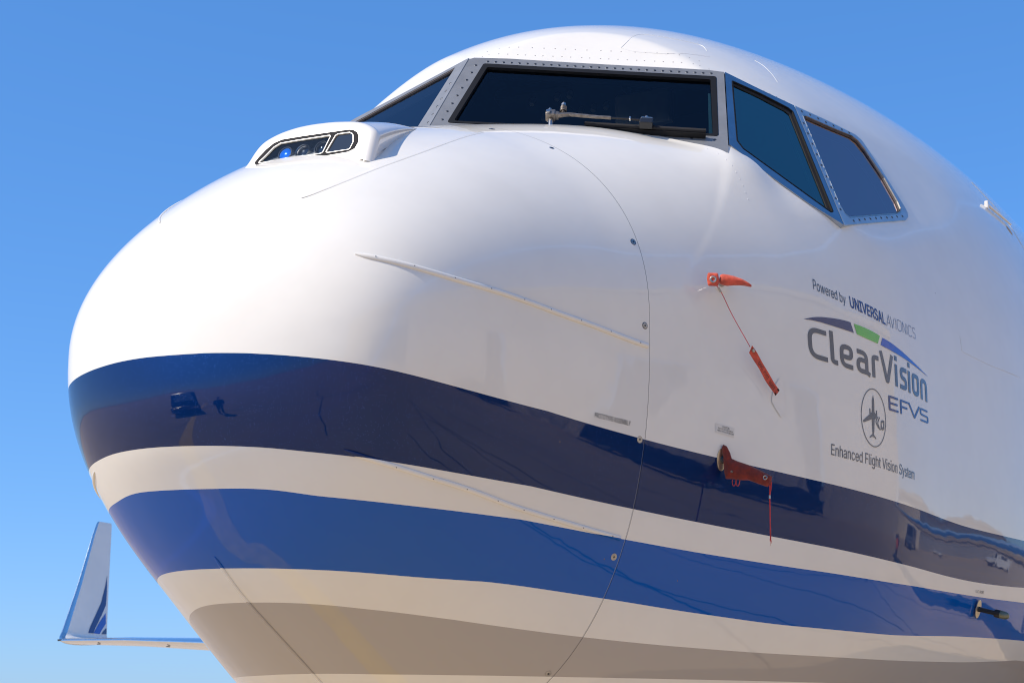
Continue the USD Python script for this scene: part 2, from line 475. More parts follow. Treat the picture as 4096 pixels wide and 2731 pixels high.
def crack(p0, p1, n, w, seed):
    r = np.random.default_rng(seed)
    t = np.linspace(0, 1, n)[:, None]
    c = np.array(p0) * (1 - t) + np.array(p1) * t
    d = (np.array(p1) - np.array(p0)) / np.linalg.norm(np.array(p1) - np.array(p0))
    c = c + np.array([-d[1], d[0]]) * np.cumsum(r.normal(0, .10, n))[:, None]
    return LineString(c).buffer(w * .5, cap_style=2).buffer(0)


cr = [crack((-9, -13), (9, -5), 50, .045, 1), crack((-3, -14), (4, -2), 40, .05, 2), crack((2, -12), (20, -6), 50, .045, 3), crack((0, -5), (16, -3.4), 50, .04, 4),
      crack((5, -20), (9, -2), 60, .04, 5), crack((-14, -6), (-2, -2.2), 40, .045, 6), crack((-8, 2), (-3, -8), 40, .04, 7), crack((8, -9), (26, -15), 50, .05, 8),
      crack((-14, 5), (-4, 4), 40, .04, 9), crack((1, -8), (13, -9), 40, .045, 10)]
cr = unary_union(cr)
usdkit.mesh(stage, '/World/ground/tar_seam', slab(cr, .0085, .0095, np.eye(4)), LOOK['tar'])
mark(stage.GetPrimAtPath('/World/ground/tar_seam'), label='dark tar seams wandering over the concrete')

# low hills along the horizon
a = np.linspace(0, 2 * np.pi, 241)[:-1]
R = 2200.0
hh = 4 + (6 + 75 * np.clip(np.cos(a + math.radians(38)), 0, 1) ** 3) * meshkit.fbm(np.stack([np.cos(a) * 3, np.sin(a) * 3, a * 0], 1), 5, 3)
v = np.vstack([np.stack([R * np.cos(a), R * np.sin(a), a * 0 - 1], 1), np.stack([(R + 260) * np.cos(a), (R + 260) * np.sin(a), hh], 1)])
f = [[i, (i + 1) % 240, 240 + (i + 1) % 240, 240 + i] for i in range(240)]
usdkit.mesh(stage, '/World/hills', (v, np.array(f)), LOOK['hill_scrub'], True)
mark(stage.GetPrimAtPath('/World/hills'), kind='structure')


def hangar():
    t = thing('hangar', 'large pale hangar with dark open doorways, mirrored in the aircraft side', 'hangar', (0, -35, 0))
    x0, x1, h = -60.0, 37.0, 17.0
    doors = [(-30.0, -5.5), (13.2, 15.6)]
    dh = 9.6
    cuts = [x0, *[c for d in doors for c in d], x1]
    for k in range(0, len(cuts), 2):
        a, b = cuts[k], cuts[k + 1]
        part(t, 'wall', box((b - a, .4, dh), ((a + b) / 2, 0, dh / 2)), 'hangar_panel')
        n = int((b - a) / 1.1)
        part(t, 'wall_rib', cat(*[box((.12, .08, dh), (a + (i + .5) * (b - a) / n, .24, dh / 2)) for i in range(n)]), 'hangar_panel')
    part(t, 'upper_wall', box((x1 - x0, .5, h - dh), ((x0 + x1) / 2, 0, (h + dh) / 2)), 'hangar_wall')
    part(t, 'fascia', box((x1 - x0 + .6, .9, .9), ((x0 + x1) / 2, .1, h + .45)), 'hangar_panel')
    part(t, 'side_wall', box((.4, 40, h), (x1 - .2, -20.2, h / 2)), 'hangar_wall')
    part(t, 'side_wall', box((.4, 40, h), (x0 + .2, -20.2, h / 2)), 'hangar_wall')
    part(t, 'roof', box((x1 - x0 + .6, 40.5, .4), ((x0 + x1) / 2, -20.2, h + 1.1)), 'roof_grey')
    for a, b in doors:
        part(t, 'door', box((b - a - .02, .3, dh - .02), ((a + b) / 2, -1.2, dh / 2)), 'hangar_door')


hangar()
T_ = thing('terminal_building', 'long low sand-coloured building beyond the apron, mirrored in the aircraft side', 'building', (110, -70, 0), -24)
part(T_, 'wall', box((120, 14, 6.4), (0, 0, 3.2)), 'hangar_panel')
part(T_, 'roof', box((122, 15.5, .6), (0, 0, 6.7)), 'roof_grey')
for k in range(24):
    part(T_, 'window', box((3.2, .12, 1.6), (-57.5 + k * 5, 7.02, 3.4)), 'car_glass')


def van(name, label, loc, rot, paint, L=5.2, Wd=2.0, H=2.2, pale=False, group=None):
    """A van with its front at +x."""
    t = thing(name, label, 'van', loc, rot, group)
    prof = Polygon([(-L / 2, .35), (L / 2 - .1, .35), (L / 2, .6), (L / 2 - .05, 1.0), (L / 2 - .75, 1.18), (L / 2 - 1.55, H - .12), (L / 2 - 1.9, H), (-L / 2 + .15, H), (-L / 2, H - .3)])
    m = frame_matrix((0, Wd / 2, 0), (1, 0, 0), (0, 0, 1), (0, -1, 0))
    b = slab(prof.buffer(-.08).buffer(.08), 0, Wd, m)
    part(t, 'body', b, paint, 30)
    p, q = np.array([L / 2 - .80, 0, 1.22]), np.array([L / 2 - 1.52, 0, H - .14])
    d = q - p
    n = np.array([d[2], 0, -d[0]]) / np.hypot(d[0], d[2])
    wd = Polygon([(-Wd / 2 + .12, 0), (Wd / 2 - .12, 0), (Wd / 2 - .28, np.linalg.norm(d)), (-Wd / 2 + .28, np.linalg.norm(d))])
    part(t, 'windscreen', slab(wd, .004, .012, frame_matrix(p, (0, 1, 0), d / np.linalg.norm(d), n)), 'pale_dash' if pale else 'car_glass')
    if pale:
        part(t, 'sun_visor', slab(sbox(-.45, .12, .35, .34), .014, .02, frame_matrix(p, (0, 1, 0), d / np.linalg.norm(d), n)), 'car_glass')
    for sy in (-1, 1):
        for a0, a1 in ((L / 2 - 1.9, L / 2 - 2.8), (L / 2 - 2.95, L / 2 - 3.9)):
            w = box((a0 - a1, .02, .55), ((a0 + a1) / 2, sy * (Wd / 2 + .006), H - .6))
            part(t, 'window', w, 'car_glass')
        for wx in (L / 2 - .95, -L / 2 + .95):
            w = part(t, 'wheel', lathe([(0, 0), (.34, 0), (.36, .05), (.36, .2), (.34, .24), (0, .24)], (wx, sy * (Wd / 2 - .12) - .12, .36), (0, 1, 0)), 'tyre', 40)
            part(w, 'rim', lathe([(0, 0), (.21, 0), (.2, .25), (0, .25)], (wx, sy * (Wd / 2 - .115) - .125, .36), (0, 1, 0), 14), 'steel')
        part(t, 'headlight', box((.06, .36, .16), (L / 2 - .02, sy * (Wd / 2 - .3), .86), .02), 'polished_metal')
        part(t, 'tail_light', box((.05, .16, .4), (-L / 2, sy * (Wd / 2 - .15), 1.2)), 'red_lamp')
    part(t, 'bumper', box((.16, Wd, .22), (L / 2, 0, .48), .03), 'black_plastic')


van('dark_van', 'dark van parked before the nose, mirrored in its dark blue stripe', (-9.5, 6.6, 0), -35, 'van_black', 5.4, 2.05, 2.5, True)
van('black_van', 'black van parked at the hangar doorway', (10.5, -31, 0), 170, 'van_black', 5.0, 1.95, 2.1)
van('grey_van', 'dark grey van parked beyond the hangar corner, nearer the aircraft', (44, -33, 0), 160, 'van_grey', 6.0, 2.2, 2.6)
van('white_van', 'white van parked well beyond the hangar corner', (70, -38, 0), 195, 'van_white', 5.6, 2.1, 2.3)


def human(name, label, loc, rot, top, legs):
    """A standing person, facing +x, arms a little raised."""
    t = thing(name, label, 'person', loc, rot)

    def limb(ps, g=0.0):
        out = []
        for (a, ra), (b, rb) in zip(ps[:-1], ps[1:]):
            out.append(m3.Manifold.batch_hull([m3.Manifold.sphere(ra + g, 14).translate(list(map(float, a))), m3.Manifold.sphere(rb + g, 14).translate(list(map(float, b)))]))
        return out

    def leg(s, g=0.0, foot=True):
        r = [((0, s * .09, .92), .095), ((.01, s * .10, .50), .062), ((-.02, s * .11, .09), .045)]
        o = limb(r, g)
        return o + (limb([((-.04, s * .11, .05), .045), ((.16, s * .13, .035), .035)]) if foot else [])

    def arm(s, g=0.0, hand=True):
        r = [((0, s * .19, 1.42), .06), ((-.02, s * .27, 1.15), .046), ((.20, s * .20, 1.10), .034)]
        o = limb(r, g)
        if hand:
            o += limb([((.22, s * .19, 1.10), .032), ((.29, s * .17, 1.11), .036)])
            for i in range(4):
                z = 1.135 - i * .018
                o += limb([((.30, s * .165, z), .009), ((.345 - .004 * abs(i - 1), s * .155, z - .004), .008), ((.36 - .006 * abs(i - 1), s * .14, z - .012), .007)])
            o += limb([((.25, s * .16, 1.13), .011), ((.28, s * .135, 1.145), .009), ((.30, s * .125, 1.145), .008)])
        return o

    def torso(g=0.0):
        return [m3.Manifold.batch_hull([m3.Manifold.sphere(r + g, 14).translate([0, y, z]) for y, z, r in ((.09, .95, .10), (-.09, .95, .10), (.12, 1.40, .085), (-.12, 1.40, .085), (0, 1.2, .12))])]
    head = limb([((0, 0, 1.45), .055), ((.01, 0, 1.56), .055)]) + [m3.Manifold.sphere(.1, 24).scale([.98, .78, 1.18]).translate([.015, 0, 1.655]),
            m3.Manifold.sphere(.016, 10).translate([.118, 0, 1.645]), m3.Manifold.sphere(.022, 10).scale([.5, 1, 1.5]).translate([.0, .078, 1.65]), m3.Manifold.sphere(.022, 10).scale([.5, 1, 1.5]).translate([.0, -.078, 1.65])]
    part(t, 'body', m3.Manifold.batch_boolean(head + torso() + leg(1) + leg(-1) + arm(1) + arm(-1), m3.OpType.Add), 'skin', 45)
    part(t, 'jacket', m3.Manifold.batch_boolean(torso(.018) + arm(1, .014, False) + arm(-1, .014, False), m3.OpType.Add), top, 45)
    part(t, 'trousers', m3.Manifold.batch_boolean(leg(1, .014, False) + leg(-1, .014, False), m3.OpType.Add), legs, 45)
    part(t, 'hair', m3.Manifold.sphere(.104, 24).scale([.98, .82, 1.1]).translate([-.012, 0, 1.672]).trim_by_plane([-.35, 0, 1], 1.665), 'hair', 45)


human('person', 'person in dark jacket standing before the nose, mirrored in its dark blue stripe', (-7.1, 2.45, 0), -20, 'dark_cloth', 'denim')
human('person', 'person in an orange vest standing on the apron, mirrored in the aft dark stripe', (17.5, -15.5, 0), 140, 'orange_cloth', 'denim')

# ---------------------------------------------------------------- the aircraft
AC = thing('jet_airliner', 'white twin-engine jet airliner with blue and grey stripes along its nose', 'aircraft')


def plane_frame(i):
    n = PN[i]
    e1 = np.cross([0, 0, 1], n)
    e1 /= np.linalg.norm(e1)
    return frame_matrix(n * PD[i] + [0, 0, Z_TIP], e1, np.cross(n, e1), n)


PF = [plane_frame(i) for i in range(3)]


def to_plane(i, p):
    return (np.asarray(p) - PF[i][:3, 3]) @ PF[i][:3, :3]


def on_plane(i, uv, off=0.0):
    uv = np.asarray(uv, float)
    return PF[i][:3, 3] + uv[..., :1] * PF[i][:3, 0] + uv[..., 1:2] * PF[i][:3, 1] + off * PF[i][:3, 2]


def crease(i, j):
    """Two points of the line where panes i and j meet, in pane i's own frame; j None is the centre line."""
    n2, d2 = (PN[j], PD[j]) if j is not None else (np.array([0, 1.0, 0]), 0.0)
    d = np.cross(PN[i], n2)
    d /= np.linalg.norm(d)
    p = np.linalg.solve(np.stack([PN[i], n2, d]), [PD[i], d2, 0])
    a, b = [to_plane(i, p + k * d + [0, 0, Z_TIP])[:2] for k in (-1, 1)]
    return a, b


def at_v(line, v):
    a, b = line
    return (float(a[0] + (b[0] - a[0]) * (v - a[1]) / (b[1] - a[1])), v)


def rounded(poly, r):
    return poly.buffer(-r).buffer(r, quad_segs=6)


C0, C12, C23, C21 = crease(0, None), crease(0, 1), crease(1, 2), crease(1, 0)
C32 = crease(2, 1)
W1_OUT = Polygon([at_v(C0, 1.66), at_v(C0, 2.2909), (.7833, 2.3009), (.9222, 2.2908), (1.2048, 2.2518), (1.4251, 2.2237), (1.6435, 2.1983), (1.7519, 2.1836), at_v(C12, 2.1661), at_v(C12, 1.60), (1.2, 1.60)])
W1_GASKET = rounded(Polygon([(.8234, 2.2524), (1.7834, 2.1312), (1.765, 1.7104), (.6954, 1.8245)]), .012)
W1_GLASS = rounded(Polygon([(.8400, 2.2236), (1.7585, 2.1083), (1.7452, 1.7251), (.7227, 1.8353)]), .010)
W1R_OUT = Polygon([at_v(C0, 1.66), at_v(C0, 2.300), (.7833, 2.3040), (1.00, 2.31), (1.40, 2.325), (1.72, 2.340), at_v(C12, 2.335), at_v(C12, 1.60), (1.2, 1.60)])
W1R_GASKET = rounded(Polygon([(.8480, 2.2800), (1.775, 2.2980), (1.765, 1.7104), (.7606, 1.8570)]), .008)
W1R_GLASS = rounded(Polygon([(.8563, 2.2740), (1.768, 2.2900), (1.7452, 1.7251), (.7706, 1.8620)]), .006)
W2_OUT = Polygon([at_v(C21, 1.4601), (2.5424, 1.4112), at_v(C23, 1.3669), at_v(C23, .6646), (2.4843, .7479), (2.3429, .8491), at_v(C21, .9852)])
W2_GASKET = rounded(Polygon([(2.3869, 1.4144), (2.5294, 1.3840), (2.6682, 1.3390), (2.6875, 1.3208), (2.6162, .7300), (2.5977, .7232), (2.2520, .9797), (2.2379, 1.022)]), .01)
W2_GLASS = rounded(Polygon([(2.3947, 1.3954), (2.5188, 1.3626), (2.646, 1.3195), (2.664, 1.3015), (2.5952, .7406), (2.584, .7378), (2.2684, .9928), (2.2506, 1.0273)]), .008)
W3_OUT = Polygon([at_v(C32, 1.1195), (2.9195, 1.1308), (3.1606, 1.1315), (3.1999, 1.1113), (3.2132, 1.0651), (3.2364, .9694), (3.2498, .8633), (3.2631, .7584), (3.2606, .7138), (3.2362, .6799), (3.1879, .6479), at_v(C32, .4285)])
W3_GASKET = Polygon([(2.6997, 1.0714), (2.7274, 1.0815), (2.9381, 1.0925), (3.1156, 1.1065), (3.1539, 1.0918), (3.1788, 1.0478), (3.2172, .8975), (3.2172, .7648), (3.205, .7208), (3.1816, .6971), (3.1335, .6729), (2.6092, .4996), (2.5872, .5116), (2.5847, .5541)]).buffer(.006)
W3_GLASS = W3_GASKET.buffer(-.011)
SETS = {-1: [(W1_OUT, W1_GASKET, W1_GLASS), (W2_OUT, W2_GASKET, W2_GLASS), (W3_OUT, W3_GASKET, W3_GLASS)]}
SETS[1] = [(W1R_OUT, W1R_GASKET, W1R_GLASS), *SETS[-1][1:]]


def cut_windows(v, f):
    """Drops the faces that lie within a window opening."""
    c = v[f].mean(1)
    keep = np.ones(len(f), bool)
    import shapely
    for side in (-1, 1):
        q = c * [1, -side, 1]
        for i in range(3):
            loc = to_plane(i, q)
            near = (np.abs(loc[:, 2]) < .10) & (q[:, 1] < 0) & (c[:, 0] > 1.2) & (c[:, 0] < 4)
            k = np.nonzero(near)[0]
            if len(k):
                inside = shapely.contains_xy(SETS[side][i][1].buffer(.012), loc[k, 0], loc[k, 1])
                keep[k[inside]] = False
    return f[keep]


ANG = np.radians(np.concatenate([np.linspace(0, 90, 170)[:-1], np.linspace(90, 180, 300)[:-1], np.linspace(180, 270, 130)[:-1], np.linspace(270, 360, 70)[:-1]]))


def skin_mesh(xs, inset=0.0, close_tip=False, ang=ANG, wrap=True):
    P = skin_point(xs[:, None], ang[None])
    if inset:
        c = np.stack([xs, xs * 0, F_ZW(np.sqrt(np.clip(xs, 0, TK[-1] ** 2))) + Z_TIP], 1)[:, None]
        d = P - c
        P = c + d * (1 - inset / np.linalg.norm(d, axis=-1, keepdims=True))
    n, m = P.shape[:2]
    v = P.reshape(-1, 3)
    i, j = np.meshgrid(np.arange(n - 1), np.arange(m if wrap else m - 1), indexing='ij')
    k = (j + 1) % m
    a, b, c, d = i * m + j, i * m + k, (i + 1) * m + k, (i + 1) * m + j
    f = np.concatenate([np.stack([a, c, b], -1).reshape(-1, 3), np.stack([a, d, c], -1).reshape(-1, 3)])
    if close_tip:
        v = np.vstack([v, [0, 0, Z_TIP]])
        f = np.vstack([f, [[len(v) - 1, (q) % m, (q + 1) % m] for q in range(m)]])
    return v, f


SEAM = 1.22
xr = np.linspace(.02, math.sqrt(SEAM - .0007), 110) ** 2
v, f = skin_mesh(xr, close_tip=True)
RAD = part(AC, 'radome', (v, f), 'livery_paint', True, label='rounded white radome with dark blue, blue and grey stripes')
xf = np.concatenate([np.linspace(SEAM + .0007, 4.0, 255), np.linspace(4.03, 5.4, 34), np.linspace(5.6, 28, 24)])
v, f = skin_mesh(xf)
f = cut_windows(v, f)
FUS = part(AC, 'fuselage', (v, f), 'livery_paint', True)
ring = skin_point(np.full(260, SEAM), np.linspace(0, 2 * np.pi, 260))
ctr = np.array([SEAM, 0, float(F_ZW(math.sqrt(SEAM))) + Z_TIP])
ring = ctr + (ring - ctr) * (1 - .0068 / np.linalg.norm(ring - ctr, axis=1, keepdims=True))
part(FUS, 'radome_joint', tube(ring, .0062, 6, False), 'seam_shade', True)

# rear fuselage, fin and tailplane (behind, out of the photograph)
rows = []
for x, sc, dz in [(28, 1, 0), (30, .93, .16), (32, .78, .42), (34, .56, .75), (36, .32, 1.05), (37.5, .12, 1.25)]:
    P = skin_point(np.full(64, 12.0), np.linspace(0, 2 * np.pi, 65)[:-1])
    rows.append(np.stack([np.full(64, x), P[:, 1] * sc, (P[:, 2] - 3.3) * sc + 3.3 + dz], 1))
i, j = np.meshgrid(np.arange(5), np.arange(64), indexing='ij')
k = (j + 1) % 64
tf = np.concatenate([np.stack([i * 64 + j, (i + 1) * 64 + k, i * 64 + k], -1).reshape(-1, 3), np.stack([i * 64 + j, (i + 1) * 64 + j, (i + 1) * 64 + k], -1).reshape(-1, 3)])
part(AC, 'tail_cone', (np.vstack(rows), tf), 'white_paint', True)


def strip(pts, r, side=-1):
    """A raised lightning strip that follows the radome skin."""
    p = np.array(pts, float)
    t = np.concatenate([[0], np.cumsum(np.linalg.norm(np.diff(p, axis=0), axis=1))])
    q = CubicSpline(t, p)(np.linspace(0, t[-1], 60))
    for _ in range(3):
        n = skin_normal(q)
        q = q - n * outside(q)[:, None]
    if side > 0:
        q = q * [1, -1, 1]
    n = skin_normal(q)
    rr = np.full(60, r)
    rr[0] = r * .35
    rr[1] = r * .8
    m = tube(q + n * .0003, rr, 12)
    k = .22 if r < .0075 and side < 0 and p[0][2] > 3.2 else .8
    d = m.vertices[:720].reshape(60, 12, 3) - q[:, None]
    m.vertices[:720] = (q[:, None] + d - (1 - k) * np.einsum('ijk,ik->ij', d, n)[..., None] * n[:, None]).reshape(-1, 3)
    part(RAD, 'lightning_strip', m, 'livery_paint', 50)
    return q, n


STRIPS = [
    ([(.177, -.527, 3.073), (.278, -.656, 3.045), (.41, -.737, 3.026), (.557, -.8, 3.016), (.707, -.853, 3.004), (.853, -.9, 2.99), (.965, -.938, 2.98), (1.124, -.995, 2.96), (1.211, -1.03, 2.951)], .0092),
    ([(.235, -.281, 3.294), (.341, -.367, 3.375), (.453, -.413, 3.449), (.602, -.45, 3.534), (.835, -.463, 3.655), (1.085, -.452, 3.778)], .0070),
    ([(.21, -.482, 2.487), (.265, -.533, 2.466), (.326, -.579, 2.449), (.451, -.647, 2.422), (.587, -.703, 2.399), (.73, -.752, 2.371), (.87, -.801, 2.349), (1.057, -.872, 2.322), (1.195, -.93, 2.301)], .0085)]
BELLY = [(.313, .058, 2.207), (.345, .05, 2.174), (.428, .037, 2.101), (.542, .02, 2.018), (.659, .007, 1.941), (.777, -.002, 1.866), (.95, -.004, 1.78), (1.2, -.004, 1.69)]
for pts, r in STRIPS:
    for side in (-1, 1):
        q, n = strip(pts if side < 0 or r < .009 else [(.41, -.737, 3.026), *pts[3:]], r if side < 0 else r * .75, side)
        if side < 0 and r > .0075:
            for u in np.linspace(3, 57, 9).astype(int):
                part(RAD, 'strip_screw', trimesh.creation.cylinder(.0015, .003, 8, transform=axis_frame(q[u] + n[u] * (r * .8 + .0004), n[u])), 'dark_screw')
strip(BELLY, .0065)
for p in [(1.181, -.438, 3.827), (1.198, -.678, 3.725), (1.201, -.989, 3.322), (1.2, -1.026, 3.019), (1.198, -1.004, 2.629), (1.195, -.908, 2.24), (1.197, -.661, 1.863)]:
    p = np.array(p)
    n = skin_normal(p)
    p = p - n * outside(p)
    m = axis_frame(p, n)
    low = p[2] < 2.7
    part(RAD, 'fastener', lathe([(0, -.004), (.0088, -.004), (.0098, .0012), (.0085, .0016), (0, .0016)], p, n, 20), 'steel', 40)
    part(RAD, 'fastener_slot', cat(box((.008, .0024, .001)), box((.0024, .008, .001))).apply_transform(m @ trimesh.transformations.translation_matrix([0, 0, .0019])), 'black_plastic')
    part(RAD, 'fastener_rim', lathe([(.0096, .0003), (.0122, .0003), (.0122, .0009), (.0096, .0009)], p, n, 20), 'dark_screw' if p[2] > 2.7 and p[2] < 3.9 else 'steel')

# ---------------------------------------------------------------- cockpit windows
SCREWS1 = [(.8405 + (1.2381 - .8405) * k / 12, 2.2683 + (2.2195 - 2.2683) * k / 12) for k in range(12)] + [(1.2381 + (1.7633 - 1.2381) * k / 16, 2.2195 + (2.1555 - 2.2195) * k / 16) for k in range(17)]
SCREWS1 += [(.7914, 2.241), (.7763, 2.1864), (.7592, 2.131), (.7425, 2.0731), (.726, 2.0174), (.7089, 1.9602), (.6919, 1.9044), (.6758, 1.8471), (1.7491, 1.6878), (1.66, 1.698)]
SCREWS3 = [(2.7079, 1.1009), (2.7763, 1.1062), (2.8414, 1.1094), (2.9034, 1.1098), (2.9669, 1.1131), (3.0369, 1.1159), (3.1007, 1.1193), (2.6615, 1.0172), (2.6477, .9557), (2.6352, .8941), (2.6233, .8327), (2.6103, .7703), (2.5991, .706), (2.5864, .6451), (2.5731, .5828), (2.5618, .5225), (2.6305, .4842), (2.6921, .5064), (2.7505, .5271), (2.8109, .5473), (2.8718, .5682), (2.9297, .587), (2.9929, .6068), (3.0521, .6267), (3.1109, .6465), (3.1746, .6678)]
for side in (-1, 1):
    for i, (out, gas, gla) in enumerate(SETS[side]):
        fix = (lambda m: mirrored(m)) if side > 0 else (lambda m: m)
        nm = ('windscreen', 'sliding_window', 'rear_window')[i]
        fr = part(AC, f'{nm}_frame', fix(slab(out.buffer(-.0012).difference(gas), -.06, .005, PF[i])), ('frame_metal', 'side_frame_metal', 'rear_frame_metal')[i], label=('bare metal frame of the windscreen', 'blue-grey metal frame of the sliding side window', 'metal frame of the rear side window')[i])
        if i == 0:
            if side < 0:
                part(fr, 'gasket', fix(slab(gas.buffer(-.0006).difference(gla), -.05, .0075, PF[i])), 'rubber')
            else:
                part(fr, 'gasket', fix(slab(gas.buffer(-.0006).difference(gla), -.05, .0015, PF[i])), 'seal_brown')
        elif i == 1:
            part(fr, 'gasket', fix(slab(gas.buffer(-.0006).difference(gas.buffer(-.006)), -.05, .0065, PF[i])), 'rubber')
            part(fr, 'inner_frame', fix(slab(gas.buffer(-.0066).difference(gla), -.05, -.002, PF[i])), 'bezel_grey')
        else:
            part(fr, 'gasket', fix(slab(gas.buffer(-.0006).difference(gas.buffer(-.006)), -.05, .0055, PF[i])), 'steel')
            part(fr, 'inner_seal', fix(slab(gas.buffer(-.0066).difference(gla), -.05, -.001, PF[i])), 'seal_brown')
        part(AC, f'{nm}_pane', fix(sheet(gla.buffer(.002), -.006, PF[i])), ('window_glass', 'sliding_glass', 'rear_glass')[i])
        for p in (SCREWS1 if i == 0 else SCREWS3 if i == 2 else []):
            if side > 0 and (i == 2 or p[1] > 2.15):
                continue
            if gas.buffer(.003).contains(Point(p)):
                continue
            o = on_plane(i, np.array(p), .005)
            m = fix(lathe([(0, -.002), (.0062, -.002), (.0062, .0006), (.0048, .0016), (.0018, .0016), (.0018, .0004), (0, .0004)], o, PN[i], 10))
            part(fr, 'screw', m, 'dark_screw')
gl = SETS[-1][0][2]
part(AC, 'pane_edge', slab(Polygon([(1.7445, 2.04), (1.7540, 2.04), (1.7450, 1.7285), (1.7300, 1.7285)]), -.022, -.0155, PF[0]), 'seal_green', label='pale green sealant strip along the pane edge')
part(AC, 'pane_edge', slab(Polygon([(2.6285, 1.262), (2.6365, 1.262), (2.5805, .782), (2.5725, .782)]), -.022, -.0155, PF[1]), 'seal_green', label='pale green sealant strip along the sliding window')

# cockpit inside
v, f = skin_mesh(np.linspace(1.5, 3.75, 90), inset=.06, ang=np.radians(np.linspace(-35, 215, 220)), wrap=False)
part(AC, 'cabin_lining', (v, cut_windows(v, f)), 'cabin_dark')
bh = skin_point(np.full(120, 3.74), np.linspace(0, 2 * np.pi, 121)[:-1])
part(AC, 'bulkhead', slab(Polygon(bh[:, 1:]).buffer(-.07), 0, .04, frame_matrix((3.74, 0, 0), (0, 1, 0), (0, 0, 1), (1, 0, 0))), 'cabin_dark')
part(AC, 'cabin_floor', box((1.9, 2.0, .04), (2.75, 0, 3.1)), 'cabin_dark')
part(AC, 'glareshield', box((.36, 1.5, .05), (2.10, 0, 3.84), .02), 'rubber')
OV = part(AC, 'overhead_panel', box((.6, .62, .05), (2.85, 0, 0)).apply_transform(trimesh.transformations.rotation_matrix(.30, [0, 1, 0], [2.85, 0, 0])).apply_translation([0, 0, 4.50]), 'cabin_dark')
for a in range(5):
    for b in range(9):
        p = np.array([2.60 + a * .12, -.26 + b * .065, 4.62 - .03 + (2.75 - (2.5 + a * .12)) * .42 * -1 + (.0)])
        p[2] = 4.465 - (p[0] - 2.85) * .30
        if RNG.random() < .6:
            part(OV, 'knob', trimesh.creation.cylinder(.012, .05, 8, transform=axis_frame(p, (-.4, 0, -.9))), 'cabin_grey')
for sy in (-1, 1):
    st = part(AC, 'pilot_seat', cat(box((.16, .5, .75), (2.95, sy * .53, 3.85), .06)), 'seat_cloth', 40)
    part(st, 'headrest', box((.1, .3, .2), (2.93, sy * .53, 4.36), .04), 'seat_cloth', 40)
    part(AC, 'head_up_display', box((.05, .26, .16), (2.45, sy * .5, 4.33), .01), 'cabin_grey')

# ---------------------------------------------------------------- camera fairing on the radome
PO, PS = np.array([.48, 0, 3.53]), .3
pn_ = np.array([-1, 0, PS]) / math.hypot(1, PS)
pv_ = np.array([PS, 0, 1]) / math.hypot(1, PS)
PM = frame_matrix(PO, (0, -1, 0), pv_, pn_)


def pod2(pts):
    return [(-y, (z - 3.53) * math.hypot(1, PS)) for y, z in pts]


POD_TOP = [(.225, 3.50), (.181, 3.539), (.151, 3.568), (.140, 3.601), (.127, 3.627), (.107, 3.653), (.074, 3.669), (.031, 3.683), (-.034, 3.692), (-.10, 3.692), (-.184, 3.685), (-.268, 3.670), (-.308, 3.659), (-.348, 3.635), (-.372, 3.615), (-.378, 3.595), (-.377, 3.559), (-.376, 3.525), (-.376, 3.49)]
POD_TOP = [(y if y < .16 else y, z) for y, z in POD_TOP]
sm = np.array(pod2(POD_TOP))
tt = np.concatenate([[0], np.cumsum(np.linalg.norm(np.diff(sm, axis=0), axis=1))])
prof = np.stack([np.interp(np.linspace(0, tt[-1], 120), tt, sm[:, k]) for k in (0, 1)], 1)
for _ in range(14):
    prof[1:-1] = .5 * prof[1:-1] + .25 * (prof[:-2] + prof[2:])
FILL = .026
poly = Polygon([*map(tuple, prof), (prof[-1][0], -.06), (prof[0][0], -.06)])
cen = prof.mean(0)
tng = np.gradient(prof, axis=0)
tng /= np.linalg.norm(tng, axis=1, keepdims=True)
nin = np.stack([tng[:, 1], -tng[:, 0]], 1)
nin *= np.sign(((cen - prof) * nin).sum(1))[:, None]


def hood_z(x, y):
    """Height of the nose skin above the ground at (x, y)."""
    lo, hi = np.full(np.shape(x), 3.0), np.full(np.shape(x), 4.4)
    for _ in range(36):
        m = (lo + hi) / 2
        inn = outside(np.stack([x, y, m], -1)) < 0
        lo, hi = np.where(inn, m, lo), np.where(inn, hi, m)
    return lo


rowsP = []
for q in np.linspace(0, math.pi / 2, 9):          # the rounded front rim
    w2 = prof + nin * FILL * (1 - math.sin(q))
    rowsP.append(PO + w2[:, :1] * np.array([0, -1.0, 0]) + w2[:, 1:] * pv_ - pn_ * FILL * (1 - math.cos(q)))
front = rowsP[-1]
zf = hood_z(front[:, 0], front[:, 1])
hgt = np.maximum(front[:, 2] - zf, -.04)
rx = front[:, 0] + .45
ry = -.1 + (front[:, 1] + .1) * .58
rear = np.stack([rx, ry, hood_z(rx, ry) - .008], 1)
for s_ in np.linspace(0, 1, 34)[1:]:
    q = front * (1 - s_) + rear * s_
    q[:, 2] += np.clip(hgt, 0, 1) * .55 * s_ * (1 - s_)
    zs = hood_z(q[:, 0], q[:, 1])
    q[:, 2] = np.where(hgt > .012, q[:, 2], zs + np.minimum(hgt, .012) * (1 - s_) - .006 * s_)
    rowsP.append(q)
Pp = np.array(rowsP)
n_, m_ = Pp.shape[:2]
i, j = np.meshgrid(np.arange(n_ - 1), np.arange(m_ - 1), indexing='ij')
pf = np.concatenate([np.stack([i * m_ + j, i * m_ + j + 1, (i + 1) * m_ + j + 1], -1).reshape(-1, 3), np.stack([i * m_ + j, (i + 1) * m_ + j + 1, (i + 1) * m_ + j], -1).reshape(-1, 3)])
POD = part(AC, 'camera_fairing', (Pp.reshape(-1, 3), pf), 'white_paint', True, label='white camera fairing on top of the radome')
